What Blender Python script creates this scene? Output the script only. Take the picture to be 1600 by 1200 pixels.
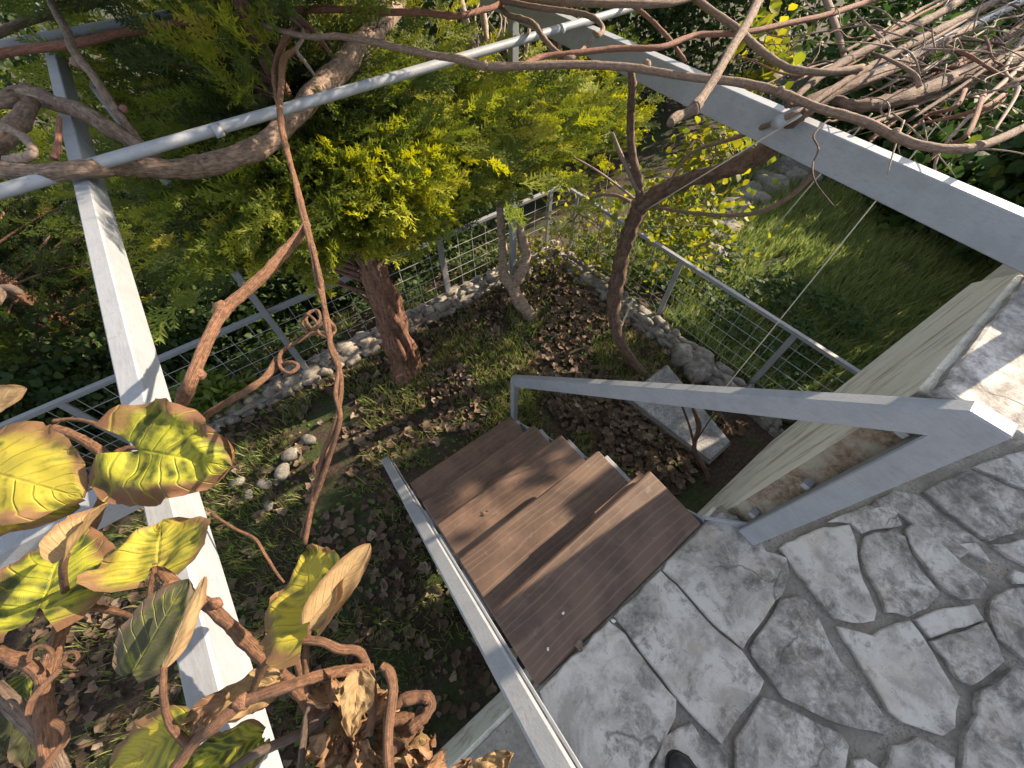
import bpy, math, random
import numpy as np
from mathutils import Vector, Matrix, noise as mnoise

# ------------------------------------------------------------------ camera, light, exposure
scn = bpy.context.scene
for o in list(bpy.data.objects): bpy.data.objects.remove(o)
COL = scn.collection
R = math.radians
EYE, PITCH, YAW, FPX = 1.6, R(55.65), R(37.2), 600.0     # world: x along the terrace edge, y out over the garden, z=0 terrace
cd = bpy.data.cameras.new('camera'); cam = bpy.data.objects.new('camera', cd); COL.objects.link(cam)
cd.sensor_width = 36; cd.lens = 36*FPX/1600; cd.clip_start = 0.02; cd.clip_end = 400
cam.location = (0, 0, EYE); cam.rotation_euler = (R(90)-PITCH, 0, YAW-R(37.2)*2)
scn.camera = cam
SUN_EL, SUN_AZ = R(27), R(-10)          # azimuth measured from +x towards +y
w = bpy.data.worlds.new('World'); scn.world = w; w.use_nodes = True
nt = w.node_tree; sk = nt.nodes.new('ShaderNodeTexSky'); sk.sky_type = 'NISHITA'; sk.sun_disc = False
sk.sun_elevation = SUN_EL; sk.sun_rotation = R(90)-SUN_AZ
bg = nt.nodes['Background']; bg.inputs[1].default_value = 0.12
hsv = nt.nodes.new('ShaderNodeHueSaturation'); hsv.inputs['Saturation'].default_value = .42
nt.links.new(sk.outputs[0], hsv.inputs['Color']); nt.links.new(hsv.outputs[0], bg.inputs[0])
sl = bpy.data.lights.new('sun', 'SUN'); sl.energy = 5.0; sl.angle = R(0.53); sl.color = (1, .81, .58)
so = bpy.data.objects.new('sun', sl); COL.objects.link(so)
sdir = Vector((math.cos(SUN_EL)*math.cos(SUN_AZ), math.cos(SUN_EL)*math.sin(SUN_AZ), math.sin(SUN_EL)))
so.rotation_euler = sdir.to_track_quat('Z', 'Y').to_euler(); so.location = sdir*30
vs = scn.view_settings; vs.view_transform = 'Standard'; vs.look = 'None'; vs.exposure = 1.42; vs.gamma = 1; vs.use_curve_mapping = False
scn.render.engine = 'CYCLES'

# ------------------------------------------------------------------ helpers
_c, _s = math.cos(PITCH), math.sin(PITCH)
_e1 = (math.cos(YAW), math.sin(YAW)); _e2 = (-math.sin(YAW), math.cos(YAW))
def ray(u, v):
    a = (u-800)/FPX; b = -(v-600)/FPX
    x = a; y = _c+b*_s; z = -_s+b*_c
    return Vector((x*_e1[0]+y*_e1[1], x*_e2[0]+y*_e2[1], z))
def P(u, v, z):                          # surveyed point: sight line met with the height z
    r = ray(u, v); return Vector((0, 0, EYE))+r*((z-EYE)/r.z)
def PS(u, v, s):
    r = ray(u, v); return Vector((0, 0, EYE))+r*(s/r.x)
def PT(u, v, t):
    r = ray(u, v); return Vector((0, 0, EYE))+r*(t/r.y)
def depth_at(u, v, z):
    return (z-EYE)/ray(u, v).z
def rng(seed): return random.Random(seed)

def link(o, parent=None):
    COL.objects.link(o)
    if parent is not None: o.parent = parent
    return o
def tag(o, label=None, cat=None, group=None, kind=None):
    if label: o['label'] = label
    if cat: o['category'] = cat
    if group: o['group'] = group
    if kind: o['kind'] = kind
    return o
def empty(name, loc, label, cat, group=None):
    o = bpy.data.objects.new(name, None); o.empty_display_size = .1; COL.objects.link(o); o.location = loc
    return tag(o, label, cat, group)
def mk(name, V, F, mat, parent=None, smooth=False, uv=None, tint=None):
    me = bpy.data.meshes.new(name); me.from_pydata([tuple(v) for v in V], [], F); me.update()
    if mat is not None: me.materials.append(mat)
    if smooth: me.polygons.foreach_set('use_smooth', [True]*len(me.polygons))
    if uv is not None:
        l = me.uv_layers.new(name='UVMap')
        idx = np.empty(len(me.loops), np.int32); me.loops.foreach_get('vertex_index', idx)
        l.data.foreach_set('uv', np.asarray(uv, np.float32)[idx].ravel())
    o = bpy.data.objects.new(name, me); link(o)
    if parent is not None: attach(o, parent)
    return o
def attach(o, parent):                   # keep world placement; parents are never rotated
    o.parent = parent
    loc = Vector((0, 0, 0)); p = parent
    while p is not None: loc += p.location; p = p.parent
    o.location = o.location - loc
    return o
def fast_mesh(name, V, Fq, mat, tint=None, uv=None, parent=None, smooth=False):
    """V (n,3) array, Fq (m,k) int array; tint per vertex"""
    me = bpy.data.meshes.new(name); V = np.asarray(V, np.float32); Fq = np.asarray(Fq, np.int32)
    k = Fq.shape[1]; m = len(Fq)
    me.vertices.add(len(V)); me.vertices.foreach_set('co', V.ravel())
    me.loops.add(m*k); me.loops.foreach_set('vertex_index', Fq.ravel())
    me.polygons.add(m); me.polygons.foreach_set('loop_start', np.arange(0, m*k, k, dtype=np.int32))
    me.polygons.foreach_set('loop_total', np.full(m, k, np.int32))
    if smooth: me.polygons.foreach_set('use_smooth', np.ones(m, bool))
    me.update(calc_edges=True)
    if tint is not None:
        a = me.attributes.new('tint', 'FLOAT', 'POINT'); a.data.foreach_set('value', np.asarray(tint, np.float32))
    if uv is not None:
        l = me.uv_layers.new(name='UVMap'); l.data.foreach_set('uv', np.asarray(uv, np.float32)[Fq.ravel()].ravel())
    me.materials.append(mat)
    o = bpy.data.objects.new(name, me); link(o)
    if parent is not None: attach(o, parent)
    return o
def scatter(name, tv, tf, pos, frames, scale, tint, mat, parent=None, tuv=None, smooth=False):
    """copies of one small template joined into a single mass; frames (n,3,3) columns = axes"""
    tv = np.asarray(tv, np.float32); tf = np.asarray(tf, np.int32); n = len(pos)
    V = np.einsum('nij,kj->nki', frames, tv)*np.asarray(scale)[:, None, None]+np.asarray(pos)[:, None, :]
    F = (tf[None]+(np.arange(n)*len(tv))[:, None, None]).reshape(-1, tf.shape[1])
    uv = np.tile(np.asarray(tuv, np.float32), (n, 1)) if tuv is not None else None
    return fast_mesh(name, V.reshape(-1, 3), F, mat, np.repeat(tint, len(tv)), uv, parent, smooth)
def frames_from(d, up, rs, roll=0.6):
    """d: (n,3) forward (template +y); up: approximate normal (template +z)"""
    d = d/np.linalg.norm(d, axis=1, keepdims=True)
    x = np.cross(d, up); l = np.linalg.norm(x, axis=1, keepdims=True); x = np.where(l > 1e-4, x/np.maximum(l, 1e-4), np.array([[1., 0, 0]]))
    z = np.cross(x, d)
    a = rs.normal(0, roll, len(d))[:, None]
    x2 = x*np.cos(a)+z*np.sin(a); z2 = -x*np.sin(a)+z*np.cos(a)
    return np.stack([x2, d, z2], axis=2)

def box_vf(x0, x1, y0, y1, z0, z1, c=0.0):
    """box with chamfered edges"""
    if c <= 0:
        V = [(x, y, z) for z in (z0, z1) for y in (y0, y1) for x in (x0, x1)]
        return V, [(0, 2, 3, 1), (4, 5, 7, 6), (0, 1, 5, 4), (2, 6, 7, 3), (0, 4, 6, 2), (1, 3, 7, 5)]
    V = []; cx, cy, cz = (x0+x1)/2, (y0+y1)/2, (z0+z1)/2; hx, hy, hz = (x1-x0)/2, (y1-y0)/2, (z1-z0)/2
    idx = {}
    for sx in (-1, 1):
        for sy in (-1, 1):
            for sz in (-1, 1):
                for ax in range(3):
                    h = [hx-c, hy-c, hz-c]; h[ax] += c
                    idx[(sx, sy, sz, ax)] = len(V); V.append((cx+sx*h[0], cy+sy*h[1], cz+sz*h[2]))
    F = []
    for s in (-1, 1):
        F.append([idx[(s, a, b, 0)] for a, b in ((-1, -1), (1, -1), (1, 1), (-1, 1))])
        F.append([idx[(a, s, b, 1)] for a, b in ((-1, -1), (1, -1), (1, 1), (-1, 1))])
        F.append([idx[(a, b, s, 2)] for a, b in ((-1, -1), (1, -1), (1, 1), (-1, 1))])
    for a in (-1, 1):
        for b in (-1, 1):
            F.append([idx[(-1, a, b, 1)], idx[(1, a, b, 1)], idx[(1, a, b, 2)], idx[(-1, a, b, 2)]])
            F.append([idx[(a, -1, b, 0)], idx[(a, 1, b, 0)], idx[(a, 1, b, 2)], idx[(a, -1, b, 2)]])
            F.append([idx[(a, b, -1, 0)], idx[(a, b, 1, 0)], idx[(a, b, 1, 1)], idx[(a, b, -1, 1)]])
            for d in (-1, 1): F.append([idx[(a, b, d, 0)], idx[(a, b, d, 1)], idx[(a, b, d, 2)]])
    ctr = Vector((cx, cy, cz)); out = []
    for f in F:
        p = [Vector(V[i]) for i in f]; n = (p[1]-p[0]).cross(p[2]-p[0]); m = sum(p, Vector())/len(p)
        out.append(tuple(f) if n.dot(m-ctr) > 0 else tuple(reversed(f)))
    return V, out
def box(name, x0, x1, y0, y1, z0, z1, mat, parent=None, c=0.004):
    V, F = box_vf(x0, x1, y0, y1, z0, z1, c); return mk(name, V, F, mat, parent)
def bar(name, a, b, wd, ht, mat, parent=None, c=0.004, up=Vector((0, 0, 1)), drop=True):
    """rectangular bar from a to b; a,b on the centre of its TOP face when drop"""
    a, b = Vector(a), Vector(b); d = (b-a); L = d.length; y = d/L
    x = y.cross(up).normalized(); z = x.cross(y)
    V, F = box_vf(-wd/2, wd/2, 0, L, -ht if drop else -ht/2, 0 if drop else ht/2, c)
    return mk(name, [a+x*v[0]+y*v[1]+z*v[2] for v in V], F, mat, parent)
def catmull(pts, n):
    pts = [Vector(p) for p in pts]; q = [pts[0]*2-pts[1]]+pts+[pts[-1]*2-pts[-2]]; out = []
    for i in range(len(pts)-1):
        p0, p1, p2, p3 = q[i:i+4]
        for k in range(n):
            t = k/n
            out.append(.5*((2*p1)+(p2-p0)*t+(2*p0-5*p1+4*p2-p3)*t*t+(3*p1-p0-3*p2+p3)*t**3))
    out.append(pts[-1]); return out
def tube_vf(pts, rad, sides=8, sub=4, rough=0.0, seed=0, fibre=0.0, twist=0.0, knots=0.0):
    m = len(pts); c = catmull(pts, sub); rr = []
    for i in range(len(c)):
        t = i/sub; k = min(int(t), m-2); f = t-k
        rr.append(rad[k]*(1-f)+rad[k+1]*f if hasattr(rad, '__len__') else rad)
    V = []; F = []; uv = []; n = None; ln = 0
    for i, p in enumerate(c):
        d = (c[min(i+1, len(c)-1)]-c[max(i-1, 0)])
        d = d.normalized() if d.length > 1e-7 else Vector((0, 0, 1))
        if n is None: n = d.orthogonal().normalized()
        else:
            n = n-d*n.dot(d); n = n.normalized() if n.length > 1e-6 else d.orthogonal().normalized()
        b = d.cross(n)
        if i: ln += (p-c[i-1]).length
        kn = 1.0
        if knots:
            e_ = ((ln+seed*.031) % .15)-.075; kn = 1+knots*math.exp(-(e_/.007)**2)
        for s in range(sides):
            a = 2*math.pi*s/sides; r = rr[i]*kn
            if rough:
                q = p+(n*math.cos(a)+b*math.sin(a))*r
                r *= 1+rough*mnoise.noise(q*(.55/max(rr[i], .003))+Vector((seed*7.1, seed, 0)))
            if fibre:
                r *= 1+fibre*mnoise.noise(Vector((math.cos(a+ln*twist)*3.1, math.sin(a+ln*twist)*3.1, ln*2.2/max(rr[i]*8, .1)+seed)))
            V.append(p+n*math.cos(a)*r+b*math.sin(a)*r); uv.append((s/sides, ln))
    L = len(c)
    for i in range(L-1):
        for s in range(sides):
            s2 = (s+1) % sides; F.append((i*sides+s, i*sides+s2, (i+1)*sides+s2, (i+1)*sides+s))
    F.append(tuple(reversed(range(sides)))); F.append(tuple((L-1)*sides+s for s in range(sides)))
    return V, F, uv
def tube(name, pts, rad, mat, parent=None, sides=8, sub=4, rough=0.0, seed=0, fibre=0.0, twist=0.0, smooth=True, knots=0.0):
    V, F, uv = tube_vf(pts, rad, sides, sub, rough, seed, fibre, twist, knots)
    return mk(name, V, F, mat, parent, smooth, uv)
def merge(parts):
    V = []; F = []
    for v, f in parts:
        k = len(V); V += list(v); F += [tuple(i+k for i in q) for q in f]
    return V, F
def rock_vf(cx, cy, cz, rx, ry, rz, seed, rot=0, nu=9, nv=6, lump=.28):
    V = [];F = []
    for j in range(nv+1):
        th = math.pi*j/nv
        for i in range(nu):
            ph = 2*math.pi*i/nu
            d = Vector((math.sin(th)*math.cos(ph), math.sin(th)*math.sin(ph), math.cos(th)))
            k = 1+lump*mnoise.noise(d*1.3+Vector((seed*3.7, seed*1.3, 0)))+lump*.4*mnoise.noise(d*3.1+Vector((0, seed*2.7, 5)))
            e = Vector((abs(d.x)**.8*math.copysign(1, d.x), abs(d.y)**.8*math.copysign(1, d.y), abs(d.z)**.8*math.copysign(1, d.z)))
            x, y, z = e.x*rx*k, e.y*ry*k, e.z*rz*k
            V.append((cx+x*math.cos(rot)-y*math.sin(rot), cy+x*math.sin(rot)+y*math.cos(rot), cz+z))
    for j in range(nv):
        for i in range(nu):
            i2 = (i+1) % nu; F.append((j*nu+i, (j+1)*nu+i, (j+1)*nu+i2, j*nu+i2))
    return V, F

# ------------------------------------------------------------------ materials
def newmat(name):
    m = bpy.data.materials.new(name); m.use_nodes = True; t = m.node_tree
    return m, t, t.nodes['Principled BSDF']
def N(t, typ, **kw):
    n = t.nodes.new(typ)
    for k, v in kw.items():
        if k in n.inputs: n.inputs[k].default_value = v
        else: setattr(n, k, v)
    return n
def ramp(t, fac, stops):
    r = t.nodes.new('ShaderNodeValToRGB'); e = r.color_ramp.elements
    while len(e) < len(stops): e.new(.5)
    for i, (p, c) in enumerate(stops): e[i].position = p; e[i].color = (*c, 1) if len(c) == 3 else c
    t.links.new(fac, r.inputs[0]); return r.outputs[0]
def coords(t, scale=(1, 1, 1), kind='Object'):
    tc = N(t, 'ShaderNodeTexCoord'); mp = N(t, 'ShaderNodeMapping'); mp.inputs['Scale'].default_value = scale
    t.links.new(tc.outputs[kind], mp.inputs[0]); return mp.outputs[0]
def geo_pos(t, scale=(1, 1, 1)):
    g = N(t, 'ShaderNodeNewGeometry'); mp = N(t, 'ShaderNodeMapping'); mp.inputs['Scale'].default_value = scale
    t.links.new(g.outputs['Position'], mp.inputs[0]); return mp.outputs[0]
def tnoise(t, vec, scale, detail=4, rough=.55, dist=0):
    n = N(t, 'ShaderNodeTexNoise', Scale=scale, Detail=detail, Roughness=rough, Distortion=dist)
    t.links.new(vec, n.inputs['Vector']); return n.outputs[0]
def mixc(t, fac, a, b, typ='MIX'):
    m = N(t, 'ShaderNodeMix', data_type='RGBA', blend_type=typ)
    for s, v in ((0, fac), (6, a), (7, b)):
        if hasattr(v, 'links'): t.links.new(v, m.inputs[s])
        elif s == 0: m.inputs[0].default_value = v
        else: m.inputs[s].default_value = (*v, 1)
    return m.outputs[2]
def mth(t, op, a, b=None, clamp=False):
    m = N(t, 'ShaderNodeMath', operation=op, use_clamp=clamp)
    for i, v in enumerate((a, b)):
        if v is None: continue
        if hasattr(v, 'links'): t.links.new(v, m.inputs[i])
        else: m.inputs[i].default_value = v
    return m.outputs[0]
def bump(t, bsdf, h, strength=.4, dist=.01):
    b = N(t, 'ShaderNodeBump', Strength=strength, Distance=dist); t.links.new(h, b.inputs['Height']); t.links.new(b.outputs[0], bsdf.inputs['Normal'])
M = {}
def mat_paint(name, col, wear=.5):
    m, t, b = newmat(name); p = geo_pos(t)
    n = tnoise(t, p, 14, 6, .7); n2 = tnoise(t, p, 160, 4, .6); n3 = tnoise(t, geo_pos(t, (60, 9, 60)), 3, 3)
    c = ramp(t, n, [(.38, [x*.87 for x in col]), (.56, col)])
    spots = ramp(t, mth(t, 'MULTIPLY', n, n2), [(.335, (0, 0, 0)), (.375, (1, 1, 1))])
    c2 = mixc(t, mth(t, 'MULTIPLY', spots, wear), c, (.22, .2, .18))
    n4 = tnoise(t, p, 26, 7, .8); c2 = mixc(t, mth(t, 'MULTIPLY', ramp(t, n4, [(.66, (0, 0, 0)), (.70, (1, 1, 1))]), .7), c2, (.16, .085, .045))
    c2 = mixc(t, mth(t, 'MULTIPLY', ramp(t, n3, [(.52, (0, 0, 0)), (.68, (1, 1, 1))]), .22), c2, (.17, .165, .15))
    t.links.new(c2, b.inputs['Base Color']); b.inputs['Roughness'].default_value = .48
    bump(t, b, mth(t, 'ADD', n3, mth(t, 'MULTIPLY', n2, .5)), .25, .002); return m
M['paint'] = mat_paint('painted_steel', (.29, .31, .35))
M['paint_dark'] = mat_paint('grey_steel', (.26, .275, .30), .35)
def mat_bark(name, dark, light, scale=1.0, fib=(40, 3), bmp=.6, metal=None):
    m, t, b = newmat(name); tc = N(t, 'ShaderNodeTexCoord'); mp = N(t, 'ShaderNodeMapping'); mp.inputs['Scale'].default_value = (fib[0]*.25, fib[1]*4*scale, 1)
    t.links.new(tc.outputs['UV'], mp.inputs[0])
    n = tnoise(t, mp.outputs[0], 1.6, 6, .7, .5); p = geo_pos(t); n2 = tnoise(t, p, 40*scale, 5, .65); n3 = tnoise(t, p, 6, 3)
    v = mth(t, 'ADD', mth(t, 'MULTIPLY', n, .6), mth(t, 'MULTIPLY', n2, .4))
    c = ramp(t, v, [(.39, dark), (.5, [(a+c_)/2 for a, c_ in zip(dark, light)]), (.60, light)])
    c = mixc(t, mth(t, 'MULTIPLY', n3, .25), c, [x*.75 for x in light], 'MIX')
    t.links.new(c, b.inputs['Base Color']); b.inputs['Roughness'].default_value = .8
    bump(t, b, v, bmp, .012); return m
M['bark_conifer'] = mat_bark('red_brown_bark', (.022, .011, .008), (.25, .125, .082), 1, (120, 1.2), 1.0)
M['bark_pale'] = mat_bark('pale_bark', (.13, .09, .065), (.42, .32, .25), 1, (14, 6), .7)
M['bark_vine'] = mat_bark('vine_bark', (.035, .02, .015), (.2, .125, .09), 1, (50, 2), 1.0)
M['bark_kiwi'] = mat_bark('kiwi_bark', (.055, .036, .028), (.32, .225, .17), 1.5, (60, 2.5), 1.0)
M['cane_red'] = mat_bark('red_cane', (.11, .04, .028), (.29, .14, .095), 3, (60, 1.5), .8)
M['cane_brown'] = mat_bark('brown_cane', (.10, .06, .042), (.30, .21, .16), 3, (60, 1.5), .8)
M['cane_furry'] = mat_bark('furry_cane', (.065, .03, .018), (.31, .155, .083), 4, (60, 1.5), .9)
M['twig'] = mat_bark('grey_twig', (.10, .07, .055), (.30, .23, .19), 3, (16, 12), .3)
def mat_leaf(name, stops, trans=.35, rough=.5, spec=.3, wax=None):
    """mass foliage: colour by per-leaf tint attribute"""
    m, t, b = newmat(name); a = N(t, 'ShaderNodeAttribute', attribute_name='tint')
    p = geo_pos(t); n = tnoise(t, p, 30, 2)
    f = mth(t, 'ADD', mth(t, 'MULTIPLY', a.outputs['Fac'], .85), mth(t, 'MULTIPLY', n, .15))
    c = ramp(t, f, stops)
    t.links.new(c, b.inputs['Base Color']); b.inputs['Roughness'].default_value = rough; b.inputs['Specular IOR Level'].default_value = spec
    tr = N(t, 'ShaderNodeBsdfTranslucent'); hs = N(t, 'ShaderNodeHueSaturation', Saturation=1.15, Value=1.5); t.links.new(c, hs.inputs['Color']); t.links.new(hs.outputs[0], tr.inputs[0])
    mx = N(t, 'ShaderNodeMixShader'); mx.inputs[0].default_value = trans
    t.links.new(b.outputs[0], mx.inputs[1]); t.links.new(tr.outputs[0], mx.inputs[2]); t.links.new(mx.outputs[0], t.nodes['Material Output'].inputs[0]); return m
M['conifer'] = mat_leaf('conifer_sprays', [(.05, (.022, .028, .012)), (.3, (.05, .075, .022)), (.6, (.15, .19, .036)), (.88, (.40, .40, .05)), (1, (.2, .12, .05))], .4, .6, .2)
M['hedge'] = mat_leaf('dark_leaves', [(0, (.02, .035, .014)), (.5, (.04, .07, .022)), (.9, (.075, .105, .03)), (1, (.14, .14, .035))], .25, .6, .2)
M['laurel'] = mat_leaf('glossy_leaves', [(0, (.022, .045, .018)), (.6, (.045, .085, .026)), (.92, (.10, .14, .03)), (1, (.25, .23, .05))], .3, .6, .12)
M['yellow'] = mat_leaf('yellow_leaves', [(0, (.06, .085, .02)), (.45, (.15, .175, .03)), (.8, (.30, .28, .045)), (1, (.24, .14, .05))], .5, .5, .2)
M['fresh'] = mat_leaf('fresh_green_leaves', [(0, (.06, .10, .02)), (.6, (.13, .19, .035)), (1, (.24, .28, .06))], .35, .45, .4)
M['grass'] = mat_leaf('grass_blades', [(0, (.07, .095, .032)), (.45, (.15, .19, .06)), (.8, (.25, .28, .095)), (1, (.3, .25, .12))], .35, .5, .3)
M['litter'] = mat_leaf('dry_leaves', [(0, (.045, .03, .022)), (.4, (.11, .077, .055)), (.75, (.20, .15, .115)), (1, (.36, .29, .22))], .12, .75, .15)
M['lawn'] = mat_leaf('lawn_blades', [(0, (.11, .155, .055)), (.45, (.20, .26, .09)), (.8, (.30, .36, .13)), (1, (.38, .33, .19))], .35, .6, .2)
def mat_ground():
    m, t, b = newmat('soil'); p = geo_pos(t)
    n = tnoise(t, p, 2.2, 6, .6); n2 = tnoise(t, p, 45, 6, .75); n3 = tnoise(t, p, 9, 4)
    soil = ramp(t, n2, [(.3, (.018, .012, .009)), (.55, (.065, .043, .031)), (.75, (.15, .11, .08))])
    moss = ramp(t, n2, [(.3, (.018, .026, .008)), (.7, (.06, .085, .022))])
    c = mixc(t, ramp(t, mth(t, 'ADD', mth(t, 'MULTIPLY', n, .7), mth(t, 'MULTIPLY', n3, .3)), [(.46, (0, 0, 0)), (.56, (1, 1, 1))]), soil, moss)
    t.links.new(c, b.inputs['Base Color']); b.inputs['Roughness'].default_value = .95; bump(t, b, n2, .9, .03); return m
M['soil'] = mat_ground()
def mat_stone(name, lo, mid, hi, lich=(.045, .043, .042), lscale=9, lthr=.54, rust=.25, rel=.5):
    m, t, b = newmat(name); p = geo_pos(t); oi = N(t, 'ShaderNodeObjectInfo')
    off = N(t, 'ShaderNodeVectorMath', operation='SCALE'); cmb = N(t, 'ShaderNodeCombineXYZ')
    for k in range(3): t.links.new(oi.outputs['Random'], cmb.inputs[k])
    t.links.new(cmb.outputs[0], off.inputs[0]); off.inputs['Scale'].default_value = 31
    ad = N(t, 'ShaderNodeVectorMath', operation='ADD'); t.links.new(p, ad.inputs[0]); t.links.new(off.outputs[0], ad.inputs[1]); q = ad.outputs[0]
    n = tnoise(t, q, 7, 8, .68, .5); n2 = tnoise(t, q, 60, 6, .75); n3 = tnoise(t, q, lscale, 9, .78, .3); n4 = tnoise(t, q, 3, 3); n5 = tnoise(t, q, 11, 5)
    c = ramp(t, mth(t, 'ADD', mth(t, 'MULTIPLY', n, .65), mth(t, 'MULTIPLY', n2, .35)), [(.40, lo), (.5, mid), (.60, hi)])
    c = mixc(t, mth(t, 'MULTIPLY', ramp(t, n5, [(.6, (0, 0, 0)), (.7, (1, 1, 1))]), rust), c, (.40, .24, .15))
    lm = ramp(t, mth(t, 'ADD', mth(t, 'MULTIPLY', n3, .62), mth(t, 'ADD', mth(t, 'MULTIPLY', n4, .2), mth(t, 'MULTIPLY', n2, .18))), [(lthr-.06, (0, 0, 0)), (lthr+.03, (1, 1, 1))])
    fine = ramp(t, tnoise(t, q, 95, 5, .8), [(.52, (0, 0, 0)), (.6, (.75, .75, .75))]); fine = mth(t, 'MULTIPLY', fine, ramp(t, n, [(.4, (0, 0, 0)), (.55, (1, 1, 1))]))
    lm = mth(t, 'MAXIMUM', lm, fine)
    amt = mth(t, 'ADD', mth(t, 'MULTIPLY', oi.outputs['Random'], .4), .45, True)
    c = mixc(t, mth(t, 'MULTIPLY', lm, amt), c, lich)
    t.links.new(c, b.inputs['Base Color']); b.inputs['Roughness'].default_value = .8
    bump(t, b, mth(t, 'ADD', n, mth(t, 'MULTIPLY', n2, .5)), rel, .012); return m
def mat_flag(name, white, grey, warm, dark=(.075, .07, .066)):
    m, t, b = newmat(name); p = geo_pos(t); oi = N(t, 'ShaderNodeObjectInfo')
    off = N(t, 'ShaderNodeVectorMath', operation='SCALE'); cmb = N(t, 'ShaderNodeCombineXYZ')
    for k in range(3): t.links.new(oi.outputs['Random'], cmb.inputs[k])
    t.links.new(cmb.outputs[0], off.inputs[0]); off.inputs['Scale'].default_value = 31
    ad = N(t, 'ShaderNodeVectorMath', operation='ADD'); t.links.new(p, ad.inputs[0]); t.links.new(off.outputs[0], ad.inputs[1]); q = ad.outputs[0]
    a = tnoise(t, q, 6, 6, .62, .6); f = tnoise(t, q, 34, 7, .75); g = tnoise(t, q, 13, 8, .78, .4); h = tnoise(t, q, 2.6, 3, .5); k_ = tnoise(t, q, 8, 4)
    c = ramp(t, mth(t, 'ADD', mth(t, 'MULTIPLY', a, .7), mth(t, 'MULTIPLY', f, .3)), [(.42, grey), (.54, white)])
    c = mixc(t, mth(t, 'MULTIPLY', ramp(t, k_, [(.56, (0, 0, 0)), (.66, (1, 1, 1))]), .5), c, warm)
    per = mth(t, 'MULTIPLY', oi.outputs['Random'], .07)
    v = mth(t, 'ADD', mth(t, 'ADD', mth(t, 'MULTIPLY', g, .5), mth(t, 'MULTIPLY', f, .28)), mth(t, 'ADD', mth(t, 'MULTIPLY', h, .22), per))
    l = ramp(t, v, [(.515, (0, 0, 0)), (.57, (.5, .5, .5)), (.64, (.9, .9, .9))])
    c = mixc(t, l, c, dark)
    vo = N(t, 'ShaderNodeTexVoronoi', feature='DISTANCE_TO_EDGE', Scale=3.1); ds = N(t, 'ShaderNodeVectorMath', operation='ADD'); nz = N(t, 'ShaderNodeTexNoise', Scale=9, Detail=4); t.links.new(q, nz.inputs['Vector'])
    sc_ = N(t, 'ShaderNodeVectorMath', operation='SCALE'); sc_.inputs['Scale'].default_value = .12; t.links.new(nz.outputs[1], sc_.inputs[0]); t.links.new(q, ds.inputs[0]); t.links.new(sc_.outputs[0], ds.inputs[1]); t.links.new(ds.outputs[0], vo.inputs['Vector'])
    cr = mth(t, 'MULTIPLY', ramp(t, vo.outputs['Distance'], [(.004, (1, 1, 1)), (.014, (0, 0, 0))]), ramp(t, h, [(.55, (0, 0, 0)), (.61, (.6, .6, .6))]))
    c = mixc(t, cr, c, dark)
    t.links.new(c, b.inputs['Base Color']); b.inputs['Roughness'].default_value = .8
    bump(t, b, mth(t, 'SUBTRACT', mth(t, 'ADD', mth(t, 'MULTIPLY', a, 1.2), mth(t, 'MULTIPLY', f, .6)), mth(t, 'MULTIPLY', cr, .5)), .6, .014); return m
M['flag'] = mat_flag('flagstone', (.50, .48, .455), (.31, .29, .27), (.40, .335, .28))
M['coping'] = mat_flag('coping_stone', (.60, .57, .55), (.36, .335, .31), (.45, .36, .29))
M['stone'] = mat_stone('border_stone', (.10, .085, .07), (.25, .225, .195), (.44, .405, .36), lscale=12, lthr=.55)
M['rock'] = mat_stone('grey_rock', (.08, .075, .068), (.18, .17, .155), (.34, .325, .30), lscale=14, lthr=.54)
M['mortar'] = mat_stone('mortar', (.15, .14, .122), (.22, .207, .185), (.28, .265, .24), lscale=5, lthr=.6, rel=.35)
M['granite'] = mat_stone('granite', (.13, .13, .137), (.27, .275, .285), (.43, .435, .45), lscale=60, lthr=.55, rust=0, rel=.1)
def mat_plaster():
    m, t, b = newmat('streaked_plaster'); p = geo_pos(t); ps = geo_pos(t, (4.2, 4.2, 1.1)); ps2 = geo_pos(t, (13, 13, 3.6))
    st = tnoise(t, ps, 1.4, 6, .65, .25); st2 = tnoise(t, ps2, 1.2, 5, .6); n = tnoise(t, p, 70, 5, .7); n2 = tnoise(t, p, 4, 4)
    c = ramp(t, n2, [(.35, (.76, .75, .66)), (.65, (.85, .84, .78))])
    c = mixc(t, ramp(t, st, [(.52, (0, 0, 0)), (.62, (.7, .7, .7))]), c, (.36, .29, .18))
    c = mixc(t, ramp(t, st2, [(.56, (0, 0, 0)), (.68, (.6, .6, .6))]), c, (.30, .30, .29))
    c = mixc(t, ramp(t, tnoise(t, ps, 2.3, 3), [(.68, (0, 0, 0)), (.74, (.6, .6, .6))]), c, (.62, .55, .2))
    t.links.new(c, b.inputs['Base Color']); b.inputs['Roughness'].default_value = .9; bump(t, b, mth(t, 'ADD', n, mth(t, 'MULTIPLY', tnoise(t, p, 22, 5, .7), .8)), .8, .012); return m
M['plaster'] = mat_plaster()
def mat_render():
    m, t, b = newmat('rough_render'); p = geo_pos(t); n = tnoise(t, p, 55, 6, .75); n2 = tnoise(t, p, 7, 4); n3 = tnoise(t, p, 20, 3)
    c = ramp(t, n, [(.3, (.10, .075, .055)), (.5, (.33, .25, .18)), (.7, (.55, .45, .36))])
    c = mixc(t, ramp(t, n2, [(.48, (0, 0, 0)), (.6, (.8, .8, .8))]), c, (.5, .47, .4))
    t.links.new(c, b.inputs['Base Color']); b.inputs['Roughness'].default_value = .95; bump(t, b, n, 1, .02); return m
M['render'] = mat_render()
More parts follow.
